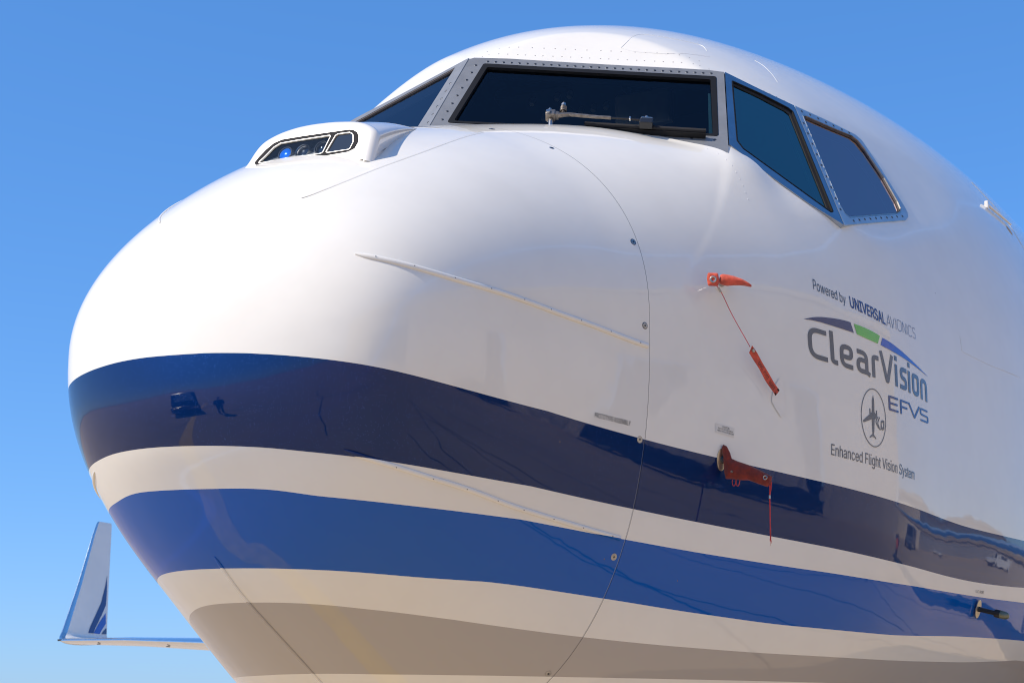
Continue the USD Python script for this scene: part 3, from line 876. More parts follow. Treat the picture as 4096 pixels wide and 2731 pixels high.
BEZ = Polygon(pod2([(.101, 3.557), (.106, 3.563), (.094, 3.581), (.071, 3.607), (.043, 3.628), (.011, 3.636), (-.082, 3.633), (-.182, 3.627), (-.266, 3.623), (-.283, 3.618), (-.298, 3.608), (-.307, 3.593), (-.310, 3.568), (-.302, 3.548), (-.279, 3.540), (-.186, 3.541), (-.072, 3.543), (.028, 3.547), (.079, 3.552)])).buffer(.002).simplify(.0008)
PW1 = rounded(Polygon(pod2([(.088, 3.558), (.088, 3.564), (.070, 3.580), (.039, 3.613), (.015, 3.624), (-.052, 3.623), (-.190, 3.617), (-.195, 3.613), (-.178, 3.554), (-.173, 3.550), (-.164, 3.549), (.084, 3.557)])), .003)
PW2 = rounded(Polygon(pod2([(-.190, 3.552), (-.214, 3.611), (-.223, 3.616), (-.271, 3.613), (-.284, 3.605), (-.289, 3.597), (-.295, 3.571), (-.287, 3.546), (-.281, 3.544), (-.198, 3.547)])), .003)
face = poly.buffer(-FILL * .985).difference(BEZ)
part(POD, 'front_face', slab(face, -.004, 0, PM), 'white_paint')
part(POD, 'window_bezel', slab(BEZ.difference(PW1).difference(PW2), -.006, .0022, PM), 'bezel_grey')
for w_ in (PW1, PW2):
    part(POD, 'window_trim', slab(w_.buffer(.0012).difference(w_.buffer(-.0018)), -.003, .0032, PM), 'white_paint')
part(POD, 'window_pane', sheet(PW1.buffer(-.001), -.0020, PM), 'lens_glass')
part(POD, 'window_pane', slab(PW2.buffer(-.002), -.0035, -.0015, PM), 'lens_black')
part(POD, 'camera_bay', cat(slab(BEZ.buffer(-.003), -.075, -.07, PM), slab(BEZ.buffer(-.002).difference(BEZ.buffer(-.004)), -.07, -.005, PM)), 'bezel_grey')
for k, (y, z, r) in enumerate([(-.010, 3.582, .0285), (-.083, 3.579, .0285), (-.158, 3.580, .0265)]):
    o = PO + np.array([0, y, (z - 3.53)]) + np.array([PS * (z - 3.53), 0, 0]) - pn_ * .0065
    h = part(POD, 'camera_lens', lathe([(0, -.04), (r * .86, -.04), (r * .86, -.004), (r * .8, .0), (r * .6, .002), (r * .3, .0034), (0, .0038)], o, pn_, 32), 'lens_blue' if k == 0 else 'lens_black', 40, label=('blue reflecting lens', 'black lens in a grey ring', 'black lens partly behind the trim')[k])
    part(POD, 'lens_ring', lathe([(r * .87, -.03), (r * 1.0, -.03), (r * 1.0, .002), (r * .95, .0035), (r * .87, .002)], o, pn_, 32), 'steel' if k == 1 else 'lens_grey', 40)

# ---------------------------------------------------------------- windscreen wiper
WIP = part(AC, 'windscreen_wiper', tube([(1.575, -.474, 3.925), (1.593, -.471, 3.968), (1.612, -.462, 4.000)], .0105, 14), 'steel', 40, label='windscreen wiper with bronze-coloured arm and black blade')
wn = PN[0]
along = np.array([1.853, -1.017, 3.942]) - np.array([1.680, -.577, 3.990])
along /= np.linalg.norm(along)
wup = np.cross(wn, along)
wup *= np.sign(wup[2])


def wbox(c, l, w, h, r=.004):
    b = box((l, w, h), r=r)
    b.apply_transform(frame_matrix(np.array(c), along, np.cross(wn, along), wn))
    return b


part(WIP, 'pivot_block', cat(wbox((1.618, -.459, 4.024), .040, .034, .04, .006), wbox((1.624, -.477, 4.022), .03, .026, .03, .005)), 'bronze_metal', 40)
part(WIP, 'bolt', trimesh.creation.cylinder(.009, .05, 12, transform=axis_frame((1.612, -.452, 4.022), wn)), 'steel')
part(WIP, 'bolt', trimesh.creation.cylinder(.007, .012, 8, transform=axis_frame((1.616, -.457, 4.046), wup)), 'steel')
pst = np.array([(1.631, -.507, 4.030), (1.665, -.494, 4.084)])
part(WIP, 'spring_post', tube(pst, .007, 12), 'bronze_metal', 40)
th = np.linspace(0, 2 * np.pi * 4, 80)
ax_ = (pst[1] - pst[0]) / np.linalg.norm(pst[1] - pst[0])
b1 = np.cross(ax_, wn); b1 /= np.linalg.norm(b1); b2 = np.cross(ax_, b1)
part(WIP, 'spring', tube(pst[0] + ax_ * (np.linspace(.006, .036, 80))[:, None] + .0115 * (np.cos(th)[:, None] * b1 + np.sin(th)[:, None] * b2), .0026, 6), 'bronze_metal', 60)
part(WIP, 'nut', trimesh.creation.cylinder(.0095, .014, 6, transform=axis_frame(pst[1] - ax_ * .012, ax_)), 'steel')
arm = np.array([(1.614, -.492, 4.017), (1.636, -.532, 4.021), (1.661, -.603, 4.009), (1.691, -.686, 3.998)])
part(WIP, 'arm', cat(tube(arm, [.011, .0085, .0075, .0070], 8), *[wbox((arm[a] + arm[a + 1]) / 2, np.linalg.norm(arm[a + 1] - arm[a]) * .98, .012, .010, .002) for a in (1, 2)]), 'bronze_metal', 40)
part(WIP, 'arm_rod', tube([(1.691, -.686, 3.998), (1.719, -.754, 3.991), (1.745, -.805, 3.984)], .0045, 8), 'black_plastic', 40)
part(WIP, 'clip', wbox((1.719, -.754, 3.992), .008, .016, .014, .002), 'steel')
part(WIP, 'blade_bracket', wbox((1.752, -.808, 3.975), .052, .034, .034, .004), 'black_plastic', 40)
part(WIP, 'bolt', trimesh.creation.cylinder(.0075, .016, 10, transform=axis_frame((1.768, -.803, 4.002), wup)), 'steel')
part(WIP, 'bracket_washer', wbox((1.764, -.806, 3.996), .044, .006, .02, .001), 'steel')
bl = [np.array([1.680, -.577, 3.990]), np.array([1.853, -1.017, 3.942])]
mid = (bl[0] + bl[1]) / 2
part(WIP, 'blade_holder', wbox(mid, np.linalg.norm(bl[1] - bl[0]), .013, .012, .002), 'bezel_grey', 40)
part(WIP, 'blade', wbox(mid - wn * .016 - wup * .006, np.linalg.norm(bl[1] - bl[0]) * 1.0, .016, .024, .002), 'rubber', 40)

# ---------------------------------------------------------------- lettering and marks on the port side
DECK = .0016


def drape(v2, quad):
    """Plane points in the unit square onto the port skin: the square's corners are (x, z) pairs, top left, top right, bottom left, bottom right."""
    u, v = v2[:, :1], v2[:, 1:2]
    tl, tr, bl_, br = [np.array(q, float) for q in quad]
    xz = (1 - u) * (v * tl + (1 - v) * bl_) + u * (v * tr + (1 - v) * br)
    p = side_point(xz[:, 0], xz[:, 1])
    return p + skin_normal(p) * DECK


def flat(shape):
    ms = [trimesh.Trimesh(*[np.asarray(a) for a in (np.column_stack([vv, np.zeros(len(vv))]), ff)], process=False)
          for g in getattr(shape, 'geoms', [shape]) for vv, ff in [trimesh.creation.triangulate_polygon(g, engine='earcut')]]
    return trimesh.util.concatenate(ms)


def decal(name, m2, quad, size, colour, label=None):
    """m2: a flat mesh in the unit square; size: its width and height in metres."""
    v, f = m2.vertices[:, :2] * size, m2.faces
    v, f = trimesh.remesh.subdivide_to_size(np.column_stack([v, v[:, 0] * 0]), f, .03)
    p = drape(v[:, :2] / size, quad)
    t = trimesh.Trimesh(p, f, process=False)
    nn = skin_normal(p[f[0]].mean(0)[None])[0]
    if (t.face_normals[:3] @ nn).mean() < 0:
        t.faces = t.faces[:, ::-1]
    part(LET, name, t, colour, label=label)


def word(text, bold=False):
    m = meshkit.text_mesh(text, 1.0, .05, bold)
    keep = m.face_normals[:, 2] > .9
    m = trimesh.Trimesh(m.vertices, m.faces[keep], process=False)
    m.remove_unreferenced_vertices()
    m.vertices[:, 0] -= m.vertices[:, 0].min()
    m.vertices[:, 0] /= m.vertices[:, 0].max()
    return m


def bend(pts, r, closed=False):
    """A polyline with its corners rounded."""
    p = [np.array(q, float) for q in pts]
    out = [p[0]]
    for a, b, c in zip(p[:-2], p[1:-1], p[2:]):
        k = min(r, .48 * np.linalg.norm(b - a), .48 * np.linalg.norm(c - b))
        s0, s1 = b + (a - b) / np.linalg.norm(a - b) * k, b + (c - b) / np.linalg.norm(c - b) * k
        for t in np.linspace(0, 1, 8):
            out.append((1 - t) ** 2 * s0 + 2 * t * (1 - t) * b + t * t * s1)
    out.append(p[-1])
    return LineString(out)


def strokes(items, w):
    return unary_union([bend(pts, r).buffer(w / 2, cap_style=2, join_style=2) for pts, r in items])


def unit(shape, width):
    m = flat(shape)
    m.vertices[:, 0] /= width
    return m


LET = part(FUS, 'caution_placard', trimesh.Trimesh(*(lambda P_: (P_, [[0, 1, 2], [0, 2, 3]]))(
    (lambda q: q + skin_normal(q) * .0012)(side_point(np.array([1.510, 1.512, 1.589, 1.591]), np.array([2.723, 2.691, 2.681, 2.714])))), process=False), 'placard')
for txt, q in (('CAUTION', [(1.539, 2.717), (1.568, 2.7135), (1.539, 2.710), (1.568, 2.7065)]), ('CRITICAL AIRFLOW SENSOR', [(1.520, 2.710), (1.584, 2.702), (1.521, 2.705), (1.584, 2.697)]),
               ('HANDLE WITH EXTREME CARE', [(1.517, 2.702), (1.588, 2.694), (1.518, 2.697), (1.588, 2.6885)])):
    DECK = .0022
    decal('lettering', word(txt), q, np.array([.06, .006]), 'black_print')
DECK = .0016
LET = FUS
decal('lettering', word('Powered by'), [(1.981, 3.332), (2.145, 3.299), (1.976, 3.290), (2.141, 3.261)], np.array([.17, .04]), 'grey_print')
decal('lettering', word('UNIVERSAL', True), [(2.167, 3.298), (2.379, 3.268), (2.164, 3.254), (2.376, 3.222)], np.array([.22, .045]), 'navy_print')
L_ = {'A': ([([(0, 0), (.33, 1), (.66, 0)], .0), ([(.11, .32), (.55, .32)], 0)], .66), 'V': ([([(0, 1), (.33, 0), (.66, 1)], 0)], .66), 'I': ([([(0, 0), (0, 1)], 0)], .0),
      'O': ([([(.36, 1), (0, 1), (0, 0), (.72, 0), (.72, 1), (.36, 1)], .45)], .72), 'N': ([([(0, 0), (0, 1), (.58, 0), (.58, 1)], 0)], .58),
      'C': ([([(.62, .86), (.50, 1), (0, 1), (0, 0), (.50, 0), (.62, .14)], .42)], .62), 'S': ([([(.50, .86), (.40, 1), (0, 1), (0, .52), (.52, .50), (.52, 0), (.10, 0), (0, .14)], .30)], .52)}
x_, its = 0, []
for ch in 'AVIONICS':
    st_, w_ = L_[ch]
    its += [([(a + x_, b) for a, b in pts], r) for pts, r in st_]
    x_ += w_ + (.0 if ch == 'A' else .26)
decal('lettering', unit(strokes(its, .05), x_ - .26), [(2.390, 3.266), (2.624, 3.255), (2.383, 3.220), (2.618, 3.210)], np.array([.24, .045]), 'slate_print')
# the big word
Wd = 6.4


def span(a, b):
    return (a - 240) / 812 * Wd, (b - 240) / 812 * Wd


h_ = .075
its = []
a, b = span(237, 335); its.append(([(b, 1 - h_), (a + h_, 1 - h_), (a + h_, h_), (b, h_)], .34))
a, b = span(352, 390); its.append(([(a + h_, 1.07), (a + h_, h_ - .0), (b, h_)], .16))
a, b = span(404, 478); its.append(([(b - .02, h_), (a + h_, h_), (a + h_, .77 - h_), (b - h_, .77 - h_), (b - h_, .36), (a + h_, .36)], .24))
a, b = span(498, 580); its += [([(a + .04, .77 - h_), (b - .16, .77 - h_), (b - .16, h_), (b, .02)], .22), ([(b - .16, .44), (a + h_, .44), (a + h_, h_), (b - .16, h_)], .2)]
a, b = span(594, 640); its.append(([(a + h_, 0), (a + h_, .77 - h_), (b, .77 - h_)], .24))
a, b = span(648, 745); its.append(([(a + .07, 1), ((a + b) / 2 - .02, .06), ((a + b) / 2 + .04, .06), (b - .05, 1)], .06))
a, b = span(757, 778); its += [([((a + b) / 2, 0), ((a + b) / 2, .76)], 0), ([((a + b) / 2, .88), ((a + b) / 2, 1.05)], 0)]
a, b = span(800, 858); its.append(([(b, .77 - h_), (a + h_, .77 - h_), (a + h_, .40), (b - h_, .38), (b - h_, h_), (a - .02, h_)], .2))
a, b = span(868, 890); its += [([((a + b) / 2, 0), ((a + b) / 2, .76)], 0), ([((a + b) / 2, .88), ((a + b) / 2, 1.05)], 0)]
a, b = span(907, 973); its.append(([((a + b) / 2, .77 - h_), (a + h_, .77 - h_), (a + h_, h_), (b - h_, h_), (b - h_, .77 - h_), ((a + b) / 2, .77 - h_)], .24))
a, b = span(989, 1056); its.append(([(a + h_, 0), (a + h_, .77 - h_), (b - h_, .77 - h_), (b - h_, 0)], .26))
decal('lettering', unit(strokes(its, .155), Wd), [(1.926, 3.140), (2.692, 3.077), (1.930, 3.021), (2.689, 2.962)], np.array([.765, .12]), 'grey_print')
k_ = .07
its = [([(.83, k_), (k_, k_), (k_, 1 - k_), (.83, 1 - k_)], .03), ([(k_, .5), (.76, .5)], 0),
       ([(1.0 + k_, 0), (1.0 + k_, 1 - k_), (1.80, 1 - k_)], .03), ([(1.0 + k_, .5), (1.68, .5)], 0),
       ([(1.84, 1), (2.40, .05), (2.96, 1)], .03),
       ([(3.90, 1 - k_), (3.10, 1 - k_), (3.10, .52), (3.90, .48), (3.90, k_), (3.04, k_)], .12)]
decal('lettering', unit(strokes(its, .15), 3.95), [(2.358, 2.939), (2.692, 2.927), (2.358, 2.880), (2.692, 2.875)], np.array([.33, .055]), 'navy_print')
decal('lettering', word('Enhanced Flight Vision System'), [(2.026, 2.709), (2.548, 2.672), (2.026, 2.668), (2.548, 2.632)], np.array([.53, .04]), 'grey_print')
decal('lettering', word('PROTOTYPE ASSEMBLY'), [(.998, 2.6935), (1.152, 2.6845), (.999, 2.678), (1.152, 2.669)], np.array([.16, .0155]), 'black_print')
decal('lettering', word('T.A.T. PROBE'), [(3.248, 2.254), (3.339, 2.255), (3.250, 2.243), (3.341, 2.244)], np.array([.09, .011]), 'black_print')


def shape(name, pts, colour, curve=False):
    p = np.array(pts, float)
    lo, hi = p.min(0), p.max(0)
    m2 = flat(Polygon(p).buffer(0))
    v = (m2.vertices[:, :2] - lo) / (hi - lo)
    m2 = trimesh.Trimesh(np.column_stack([v, v[:, 0] * 0]), m2.faces, process=False)
    decal(name, m2, [(lo[0], hi[1]), (hi[0], hi[1]), (lo[0], lo[1]), (hi[0], lo[1])], hi - lo, colour)


def smooth_line(p, n=24):
    p = np.array(p, float)
    t = np.concatenate([[0], np.cumsum(np.linalg.norm(np.diff(p, axis=0), axis=1))])
    return [tuple(q) for q in CubicSpline(t, p)(np.linspace(0, t[-1], n))]


shape('swoosh', smooth_line([(1.908, 3.161), (1.943, 3.173), (1.986, 3.183), (2.029, 3.188), (2.087, 3.192), (2.152, 3.191)]) + smooth_line([(2.165, 3.152), (2.111, 3.156), (2.053, 3.160), (1.997, 3.1635), (1.956, 3.1645), (1.908, 3.161)])[:-1], 'slate_print')
shape('swoosh', smooth_line([(2.170, 3.189), (2.240, 3.183), (2.324, 3.168)]) + smooth_line([(2.306, 3.134), (2.244, 3.141), (2.182, 3.150)]), 'green_print')
shape('swoosh', smooth_line([(2.341, 3.163), (2.404, 3.152), (2.469, 3.136), (2.540, 3.117), (2.618, 3.096), (2.717, 3.070)]) + smooth_line([(2.717, 3.070), (2.585, 3.093), (2.503, 3.106), (2.411, 3.119), (2.324, 3.131)])[1:], 'blue_print')
th = np.linspace(0, 2 * np.pi, 72, endpoint=False)
ec, ex, ey = np.array([2.2595, 2.8365]), np.array([.0755, .0105]), np.array([-.006, .1125])
ell = ec + np.cos(th)[:, None] * ex + np.sin(th)[:, None] * ey
ei = ec + .955 * (np.cos(th)[:, None] * ex + np.sin(th)[:, None] * ey * 1.012)
E_ = Polygon(ell).difference(Polygon(ei))
lo, hi = ell.min(0), ell.max(0)
m2 = flat(E_)
m2.vertices[:, :2] = (m2.vertices[:, :2] - lo) / (hi - lo)
decal('emblem_ring', m2, [(lo[0], hi[1]), (hi[0], hi[1]), (lo[0], lo[1]), (hi[0], lo[1])], hi - lo, 'grey_print')
icon = unary_union([Polygon(p).buffer(0) for p in (
    [(2.258, 2.925), (2.263, 2.904), (2.2625, 2.826), (2.258, 2.781), (2.251, 2.756), (2.248, 2.78), (2.2465, 2.824), (2.251, 2.902)],
    [(2.249, 2.858), (2.247, 2.83), (2.198, 2.811), (2.194, 2.818), (2.233, 2.846)], [(2.261, 2.86), (2.279, 2.844), (2.267, 2.831), (2.260, 2.829)],
    [(2.2335, 2.869), (2.239, 2.870), (2.240, 2.850), (2.2335, 2.848)], [(2.2735, 2.866), (2.279, 2.867), (2.2795, 2.848), (2.2735, 2.846)],
    [(2.247, 2.772), (2.246, 2.762), (2.232, 2.756), (2.231, 2.760)], [(2.255, 2.772), (2.269, 2.760), (2.269, 2.754), (2.255, 2.764)],
    [(2.302, 2.829), (2.315, 2.835), (2.324, 2.832), (2.322, 2.801), (2.313, 2.794), (2.300, 2.798)])]
    + [bend(p, .02).buffer(.0022) for p in ([(2.284, 2.843), (2.268, 2.822), (2.287, 2.800)], [(2.294, 2.841), (2.279, 2.820), (2.296, 2.795)])])
icon = icon.difference(Polygon([(2.306, 2.822), (2.318, 2.826), (2.317, 2.808), (2.307, 2.806)]))
lo, hi = np.array(icon.bounds[:2]), np.array(icon.bounds[2:])
m2 = flat(icon)
m2.vertices[:, :2] = (m2.vertices[:, :2] - lo) / (hi - lo)
decal('emblem_aircraft', m2, [(lo[0], hi[1]), (hi[0], hi[1]), (lo[0], lo[1]), (hi[0], lo[1])], hi - lo, 'grey_print')


def skin_line(name, pts, r, colour, sink=.0, parent=FUS):
    p = np.array(pts, float)
    t = np.concatenate([[0], np.cumsum(np.linalg.norm(np.diff(p, axis=0), axis=1))])
    q = np.stack([np.interp(np.linspace(0, t[-1], max(12, int(t[-1] / .03))), t, p[:, k]) for k in range(3)], 1)
    for _ in range(3):
        nn = skin_normal(q)
        q = q - nn * outside(q)[:, None]
    part(parent, name, tube(q - skin_normal(q) * sink, r, 6), colour, True)


HATCH = [(2.082, -.556, 4.468), (2.125, -.571, 4.513), (2.208, -.572, 4.571), (2.268, -.584, 4.596), (2.352, -.673, 4.591), (2.468, -.770, 4.585), (2.43, -.80, 4.55), (2.392, -.822, 4.517)]
skin_line('panel_seam', HATCH, .0014, 'seam_light')
skin_line('panel_seam', [(2.082, -.556, 4.468), (2.087, -.607, 4.443), (2.144, -.756, 4.421), (2.325, -.861, 4.457)], .0012, 'seam_light')
skin_line('panel_seam', [(2.753, -.912, 4.594), (2.752, -.946, 4.567), (2.715, -.983, 4.523), (2.670, -1.019, 4.474), (2.599, -1.065, 4.402)], .0010, 'seam_light')
skin_line('panel_seam', [(3.104, -1.688, 3.319), (3.105, -1.694, 3.252), (3.388, -1.743, 3.246), (3.777, -1.799, 3.257)], .0014, 'seam_light')
skin_line('door_seam', [(4.60, -1.46, 4.50), (4.745, -1.587, 4.314), (4.737, -1.621, 4.249), (4.723, -1.653, 4.184), (4.722, -1.677, 4.10), (4.72, -1.80, 3.7)], .0022, 'seam_light')
p_ = side_point(np.array([4.337, 4.52, 4.70]), np.array([4.272, 4.266, 4.262]))
part(FUS, 'door_hinge', tube(p_ + skin_normal(p_) * .012, [.009, .008, .006], 10), 'white_paint', 40)
part(FUS, 'hinge_bracket', box((.02, .02, .04), p_[0] + skin_normal(p_)[0] * .01, .005), 'white_paint')
p_ = side_point(np.array([4.60]), np.array([4.205]))[0]
part(FUS, 'stain', lathe([(0, 0), (.03, 0), (.026, .002), (0, .002)], p_, skin_normal(p_), 12), 'rust_stain')
# rivet rows that catch the light
riv = []
RV = []
for x0, z0, x1, z1, n in [(1.83, 3.86, 1.80, 3.62, 9)]:
    riv += [(x0 + (x1 - x0) * k / (n - 1), z0 + (z1 - z0) * k / (n - 1)) for k in range(n)]
for x, z in riv:
    p_ = side_point(np.array([x]), np.array([z]))[0]
    part(FUS, 'rivet', lathe([(0, .0012), (.002, .001), (.003, 0)], p_, skin_normal(p_), 8), 'seam_light')

for i0, a_, b_, n_r in ((0, (.80, 2.345), (1.80, 2.232), 26), (0, (.82, 2.40), (1.78, 2.300), 20), (1, (2.40, 1.505), (2.72, 1.405), 10)):
    for k in range(n_r):
        q = on_plane(i0, np.array(a_) + (np.array(b_) - np.array(a_)) * (k + .3 * RNG.random()) / n_r, 0.0)
        for _ in range(4):
            nn = skin_normal(q)
            q = q - nn * outside(q)
        part(FUS, 'rivet', lathe([(0, .0010), (.0022, .0008), (.0032, 0)], q, nn, 8), 'seam_shade')

# ---------------------------------------------------------------- probes on the aircraft and their red covers
TA, TN = np.array([3.2938, -1.6349, 2.1774]), np.array([-.1512, -.953, -.2626])
def oval(m, o, n, k):
    """Narrows a plate on the skin along the aircraft's length."""
    h = np.cross(n, [0, 0, 1.0])
    h /= np.linalg.norm(h)
    d = m.vertices - o
    m.vertices = m.vertices - (1 - k) * (d @ h)[:, None] * h
    return m


TB = part(AC, 'air_temperature_probe', oval(lathe([(0, .0), (.040, .0), (.040, .0035), (.036, .005), (0, .005)], TA, TN, 28), TA, TN, .62), 'brass_ring', 40)
part(TB, 'probe_stem', lathe([(0, 0), (.0112, .004), (.0098, .02), (.0098, .085), (0, .085)], TA, TN, 18), 'probe_black', 40)
part(TB, 'probe_head', lathe([(0, .076), (.0165, .076), (.0172, .082), (.0172, .100), (0, .100)], TA, TN, 20), 'probe_black', 40)
part(TB, 'probe_tip', lathe([(.0166, .1002), (.0166, .117), (.0145, .128), (.009, .135), (0, .1375)], TA, TN, 20), 'probe_mesh', 40)
# airflow vane: disc on the skin under its cover
VA, VN = np.array([1.543, -1.1613, 2.5985]), np.array([-.452, -.8872, -.093])
VB = part(AC, 'airflow_vane', oval(lathe([(0, 0), (.039, 0), (.039, .003), (.036, .004), (0, .004)], VA, VN, 36), VA, VN, .50), 'brass_ring', 40)
part(VB, 'vane_boss', lathe([(0, .003), (.014, .003), (.012, .016), (0, .016)], VA + np.array([.008, 0, 0]), VN, 20), 'dark_screw', 40)
vd = VN * .18 + np.array([.08, 0, 0])
vd /= np.linalg.norm(vd)
vz = np.array([0, 0, 1.0]) - vd[2] * vd
vz /= np.linalg.norm(vz)
vn = np.cross(vd, vz)
VF = frame_matrix(VA, vd, vz, vn)
COV = Polygon([(.0037, .0534), (.0177, .0477), (.0319, .0246), (.0395, .0047), (.0606, -.003), (.1036, -.0149), (.1467, -.0316), (.1904, -.0515), (.1898, -.0779), (.1768, -.0883), (.1361, -.0768), (.1076, -.068), (.0796, -.0691), (.0513, -.0668), (.023, -.0663), (.0158, -.0431), (.0086, .0036), (.0004, .0405)])


def pillow(poly, half, mat, step=.004, puff=1.0, seed=0):
    """A sewn fabric sleeve: two faces that bulge apart between their seams, with creases."""
    x0, y0, x1, y1 = poly.bounds
    v2, f2 = trimesh.creation.triangulate_polygon(poly.segmentize(step), engine='earcut')
    v, f = trimesh.remesh.subdivide_to_size(np.column_stack([v2, np.zeros(len(v2))]), f2, step)
    tm = trimesh.Trimesh(v, f)
    v, f = tm.vertices, tm.faces
    ed = np.array([poly.exterior.distance(Point(a)) for a in v[:, :2]])
    h = half * np.sqrt(np.clip(ed / (half * 1.3), 0, 1)) * puff
    w = (meshkit.fbm(np.column_stack([v[:, :2] * 45, np.full(len(v), seed)]), 3, seed) - .5) * .006
    a = np.column_stack([v[:, :2], h + w * (ed > .001)])
    b = np.column_stack([v[:, :2], -h + w * (ed > .001) - .0006])
    m = trimesh.Trimesh(np.vstack([a, b]), np.vstack([f, f[:, ::-1] + len(a)]), process=False)
    if (m.face_normals[:len(f), 2]).mean() < 0:
        m.faces = m.faces[:, ::-1]
    m.apply_transform(mat)
    return m


def grommet(o, n, r):
    return lathe([(r * .5, -.002), (r, -.002), (r, .0012), (r * .8, .0024), (r * .5, .0012), (r * .5, -.002)], o, n, 20)


def at2(m, x, y, z=0):
    return (m @ np.array([x, y, z, 1.0]))[:3]


LC = thing('vane_cover', 'dark red cloth cover over the lower airflow sensor, red cord hanging down', 'probe cover')
part(LC, 'sleeve', pillow(COV, .014, VF, seed=3), 'dark_red_cloth', True)
fcam = np.sign(vn @ (CAM - VA)) * vn
part(LC, 'eyelet', grommet(at2(VF, .1712, -.0579) + fcam * .0125, fcam, .0085), 'steel', 40)
part(LC, 'snap', grommet(at2(VF, .0505, -.0425) + fcam * .0175, fcam, .0042), 'steel', 40)
hang = [at2(VF, .1848, -.0700), at2(VF, .1862, -.100), at2(VF, .1869, -.1191), at2(VF, .1875, -.128), at2(VF, .192, -.165), at2(VF, .1960, -.2102), at2(VF, .199, -.245), at2(VF, .2010, -.2640)]
part(LC, 'cord', tube(hang, .0024, 8), 'red_cord', True)
part(LC, 'cord', tube([at2(VF, .1905, -.071), at2(VF, .1895, -.095), at2(VF, .1875, -.118)], .0022, 8), 'red_cord', True)
part(LC, 'crimp', tube([at2(VF, .1866, -.1165), at2(VF, .1872, -.1285)], .0040, 10), 'steel')
part(LC, 'frayed_end', cat(*[tube([at2(VF, .2005, -.258), at2(VF, .2005 + dx, -.266, dz), at2(VF, .203 + dx * 2.0, -.266 - l, dz * 2)], [.0016, .001, .0005], 5) for dx, dz, l in ((.0, .0, .022), (.002, .001, .010), (-.002, -.001, .008), (.001, -.002, .014))]), 'red_cord', True)
th = np.linspace(-.3, np.pi + .3, 16)
for ox in (.055, .069):
    part(LC, 'tie_loop', tube([at2(VF, ox + .0065 * math.cos(t), -.0735 - .016 * math.sin(t), .002) for t in th], .0016, 6), 'red_cord', True)

# upper probe: mast on the skin, forward tube inside a red sleeve
MA = side_point(np.array([1.545]), np.array([3.235]))[0]
MN = skin_normal(MA)
PB = part(AC, 'pitot_probe', lathe([(0, 0), (.034, 0), (.034, .002), (.030, .003), (0, .003)], MA, MN, 28), 'white_paint', 40)
F_, S1, S2, S3 = np.array([1.425, -1.194, 3.216]), np.array([1.452, -1.215, 3.222]), np.array([1.478, -1.262, 3.214]), np.array([1.492, -1.310, 3.194])
part(PB, 'probe_mast', tube([MA, MA + MN * .05, (S1 + S2) / 2], [.016, .012, .010], 12), 'steel', 40)
part(PB, 'probe_tube', tube([S1 * .9 + S2 * .1, S1 * .8 + S2 * .2, S2 * .7 + S1 * .3], [.006, .009, .010], 12), 'steel', 40)
UC = thing('pitot_cover', 'bright red cloth cover on the upper probe, cord leading down to a red streamer', 'probe cover')
dx_ = S3 - S1
dx_ /= np.linalg.norm(dx_)
ux = np.array([0, 0, 1.0]) - dx_[2] * dx_
ux /= np.linalg.norm(ux)
uy = np.cross(dx_, ux)
rows_ = []
tt_ = np.linspace(0, 1, 26)
cx = CubicSpline([0, .22, .58, 1.0], np.array([S1 - dx_ * .008, S1 + dx_ * .018, S2, S3]))(tt_)
hz = np.interp(tt_, [0, .06, .25, .7, .94, 1], [.014, .019, .020, .012, .0055, .003])
hy = np.interp(tt_, [0, .06, .25, .7, .94, 1], [.010, .018, .020, .020, .014, .008])
ph = np.linspace(0, 2 * np.pi, 29)[:-1]
for k in range(26):
    w = 1 + .16 * (meshkit.fbm(np.column_stack([np.cos(ph) * 2.2, np.sin(ph) * 2.2, np.full(28, tt_[k] * 7)]), 3, 5) - .5)
    rows_.append(cx[k] + (np.sin(ph) * hz[k] * w)[:, None] * ux + (np.cos(ph) * hy[k] * w)[:, None] * uy)
vv = np.vstack(rows_ + [cx[:1], cx[-1:]])
ff = []
for k in range(25):
    for q in range(28):
        r_ = (q + 1) % 28
        ff += [[k * 28 + q, (k + 1) * 28 + r_, k * 28 + r_], [k * 28 + q, (k + 1) * 28 + q, (k + 1) * 28 + r_]]
for q in range(28):
    ff += [[len(vv) - 2, q, (q + 1) % 28], [len(vv) - 1, 25 * 28 + (q + 1) % 28, 25 * 28 + q]]
part(UC, 'sleeve', trimesh.Trimesh(vv, ff, process=False), 'red_cloth', True)
fn = CAM - F_
fn = fn / np.linalg.norm(fn) * .8 + np.array([-.35, -.2, .1])
FF = axis_frame(F_, fn)
flap = rounded(Polygon([(-.024, -.016), (-.022, .019), (.004, .0225), (.025, .019), (.023, -.017), (-.004, -.021)]), .006)
part(UC, 'flap', pillow(flap, .006, FF, .004, seed=9), 'red_cloth', True)
part(UC, 'eyelet', grommet(at2(FF, .0, .001, .0068), FF[:3, 2], .0125), 'steel', 40)
CORD = np.array([(1.433, -1.203, 3.194), (1.443, -1.210, 3.181), (1.484, -1.227, 3.122), (1.53, -1.247, 3.059), (1.593, -1.262, 3.002)])
part(UC, 'cord', tube(CubicSpline([0, .08, .4, .7, 1], CORD)(np.linspace(0, 1, 40)) + np.array([[0, 0, 0]]), .0014, 6), 'red_cord', True)
part(UC, 'crimp', tube([CORD[1] + (CORD[0] - CORD[1]) * .5, CORD[1] + (CORD[2] - CORD[1]) * .12], .0040, 10), 'steel')
A_, B_, C_, D_ = np.array([1.597, -1.268, 3.007]), np.array([1.602, -1.254, 2.983]), np.array([1.728, -1.303, 2.846]), np.array([1.729, -1.318, 2.864])
gridS = []
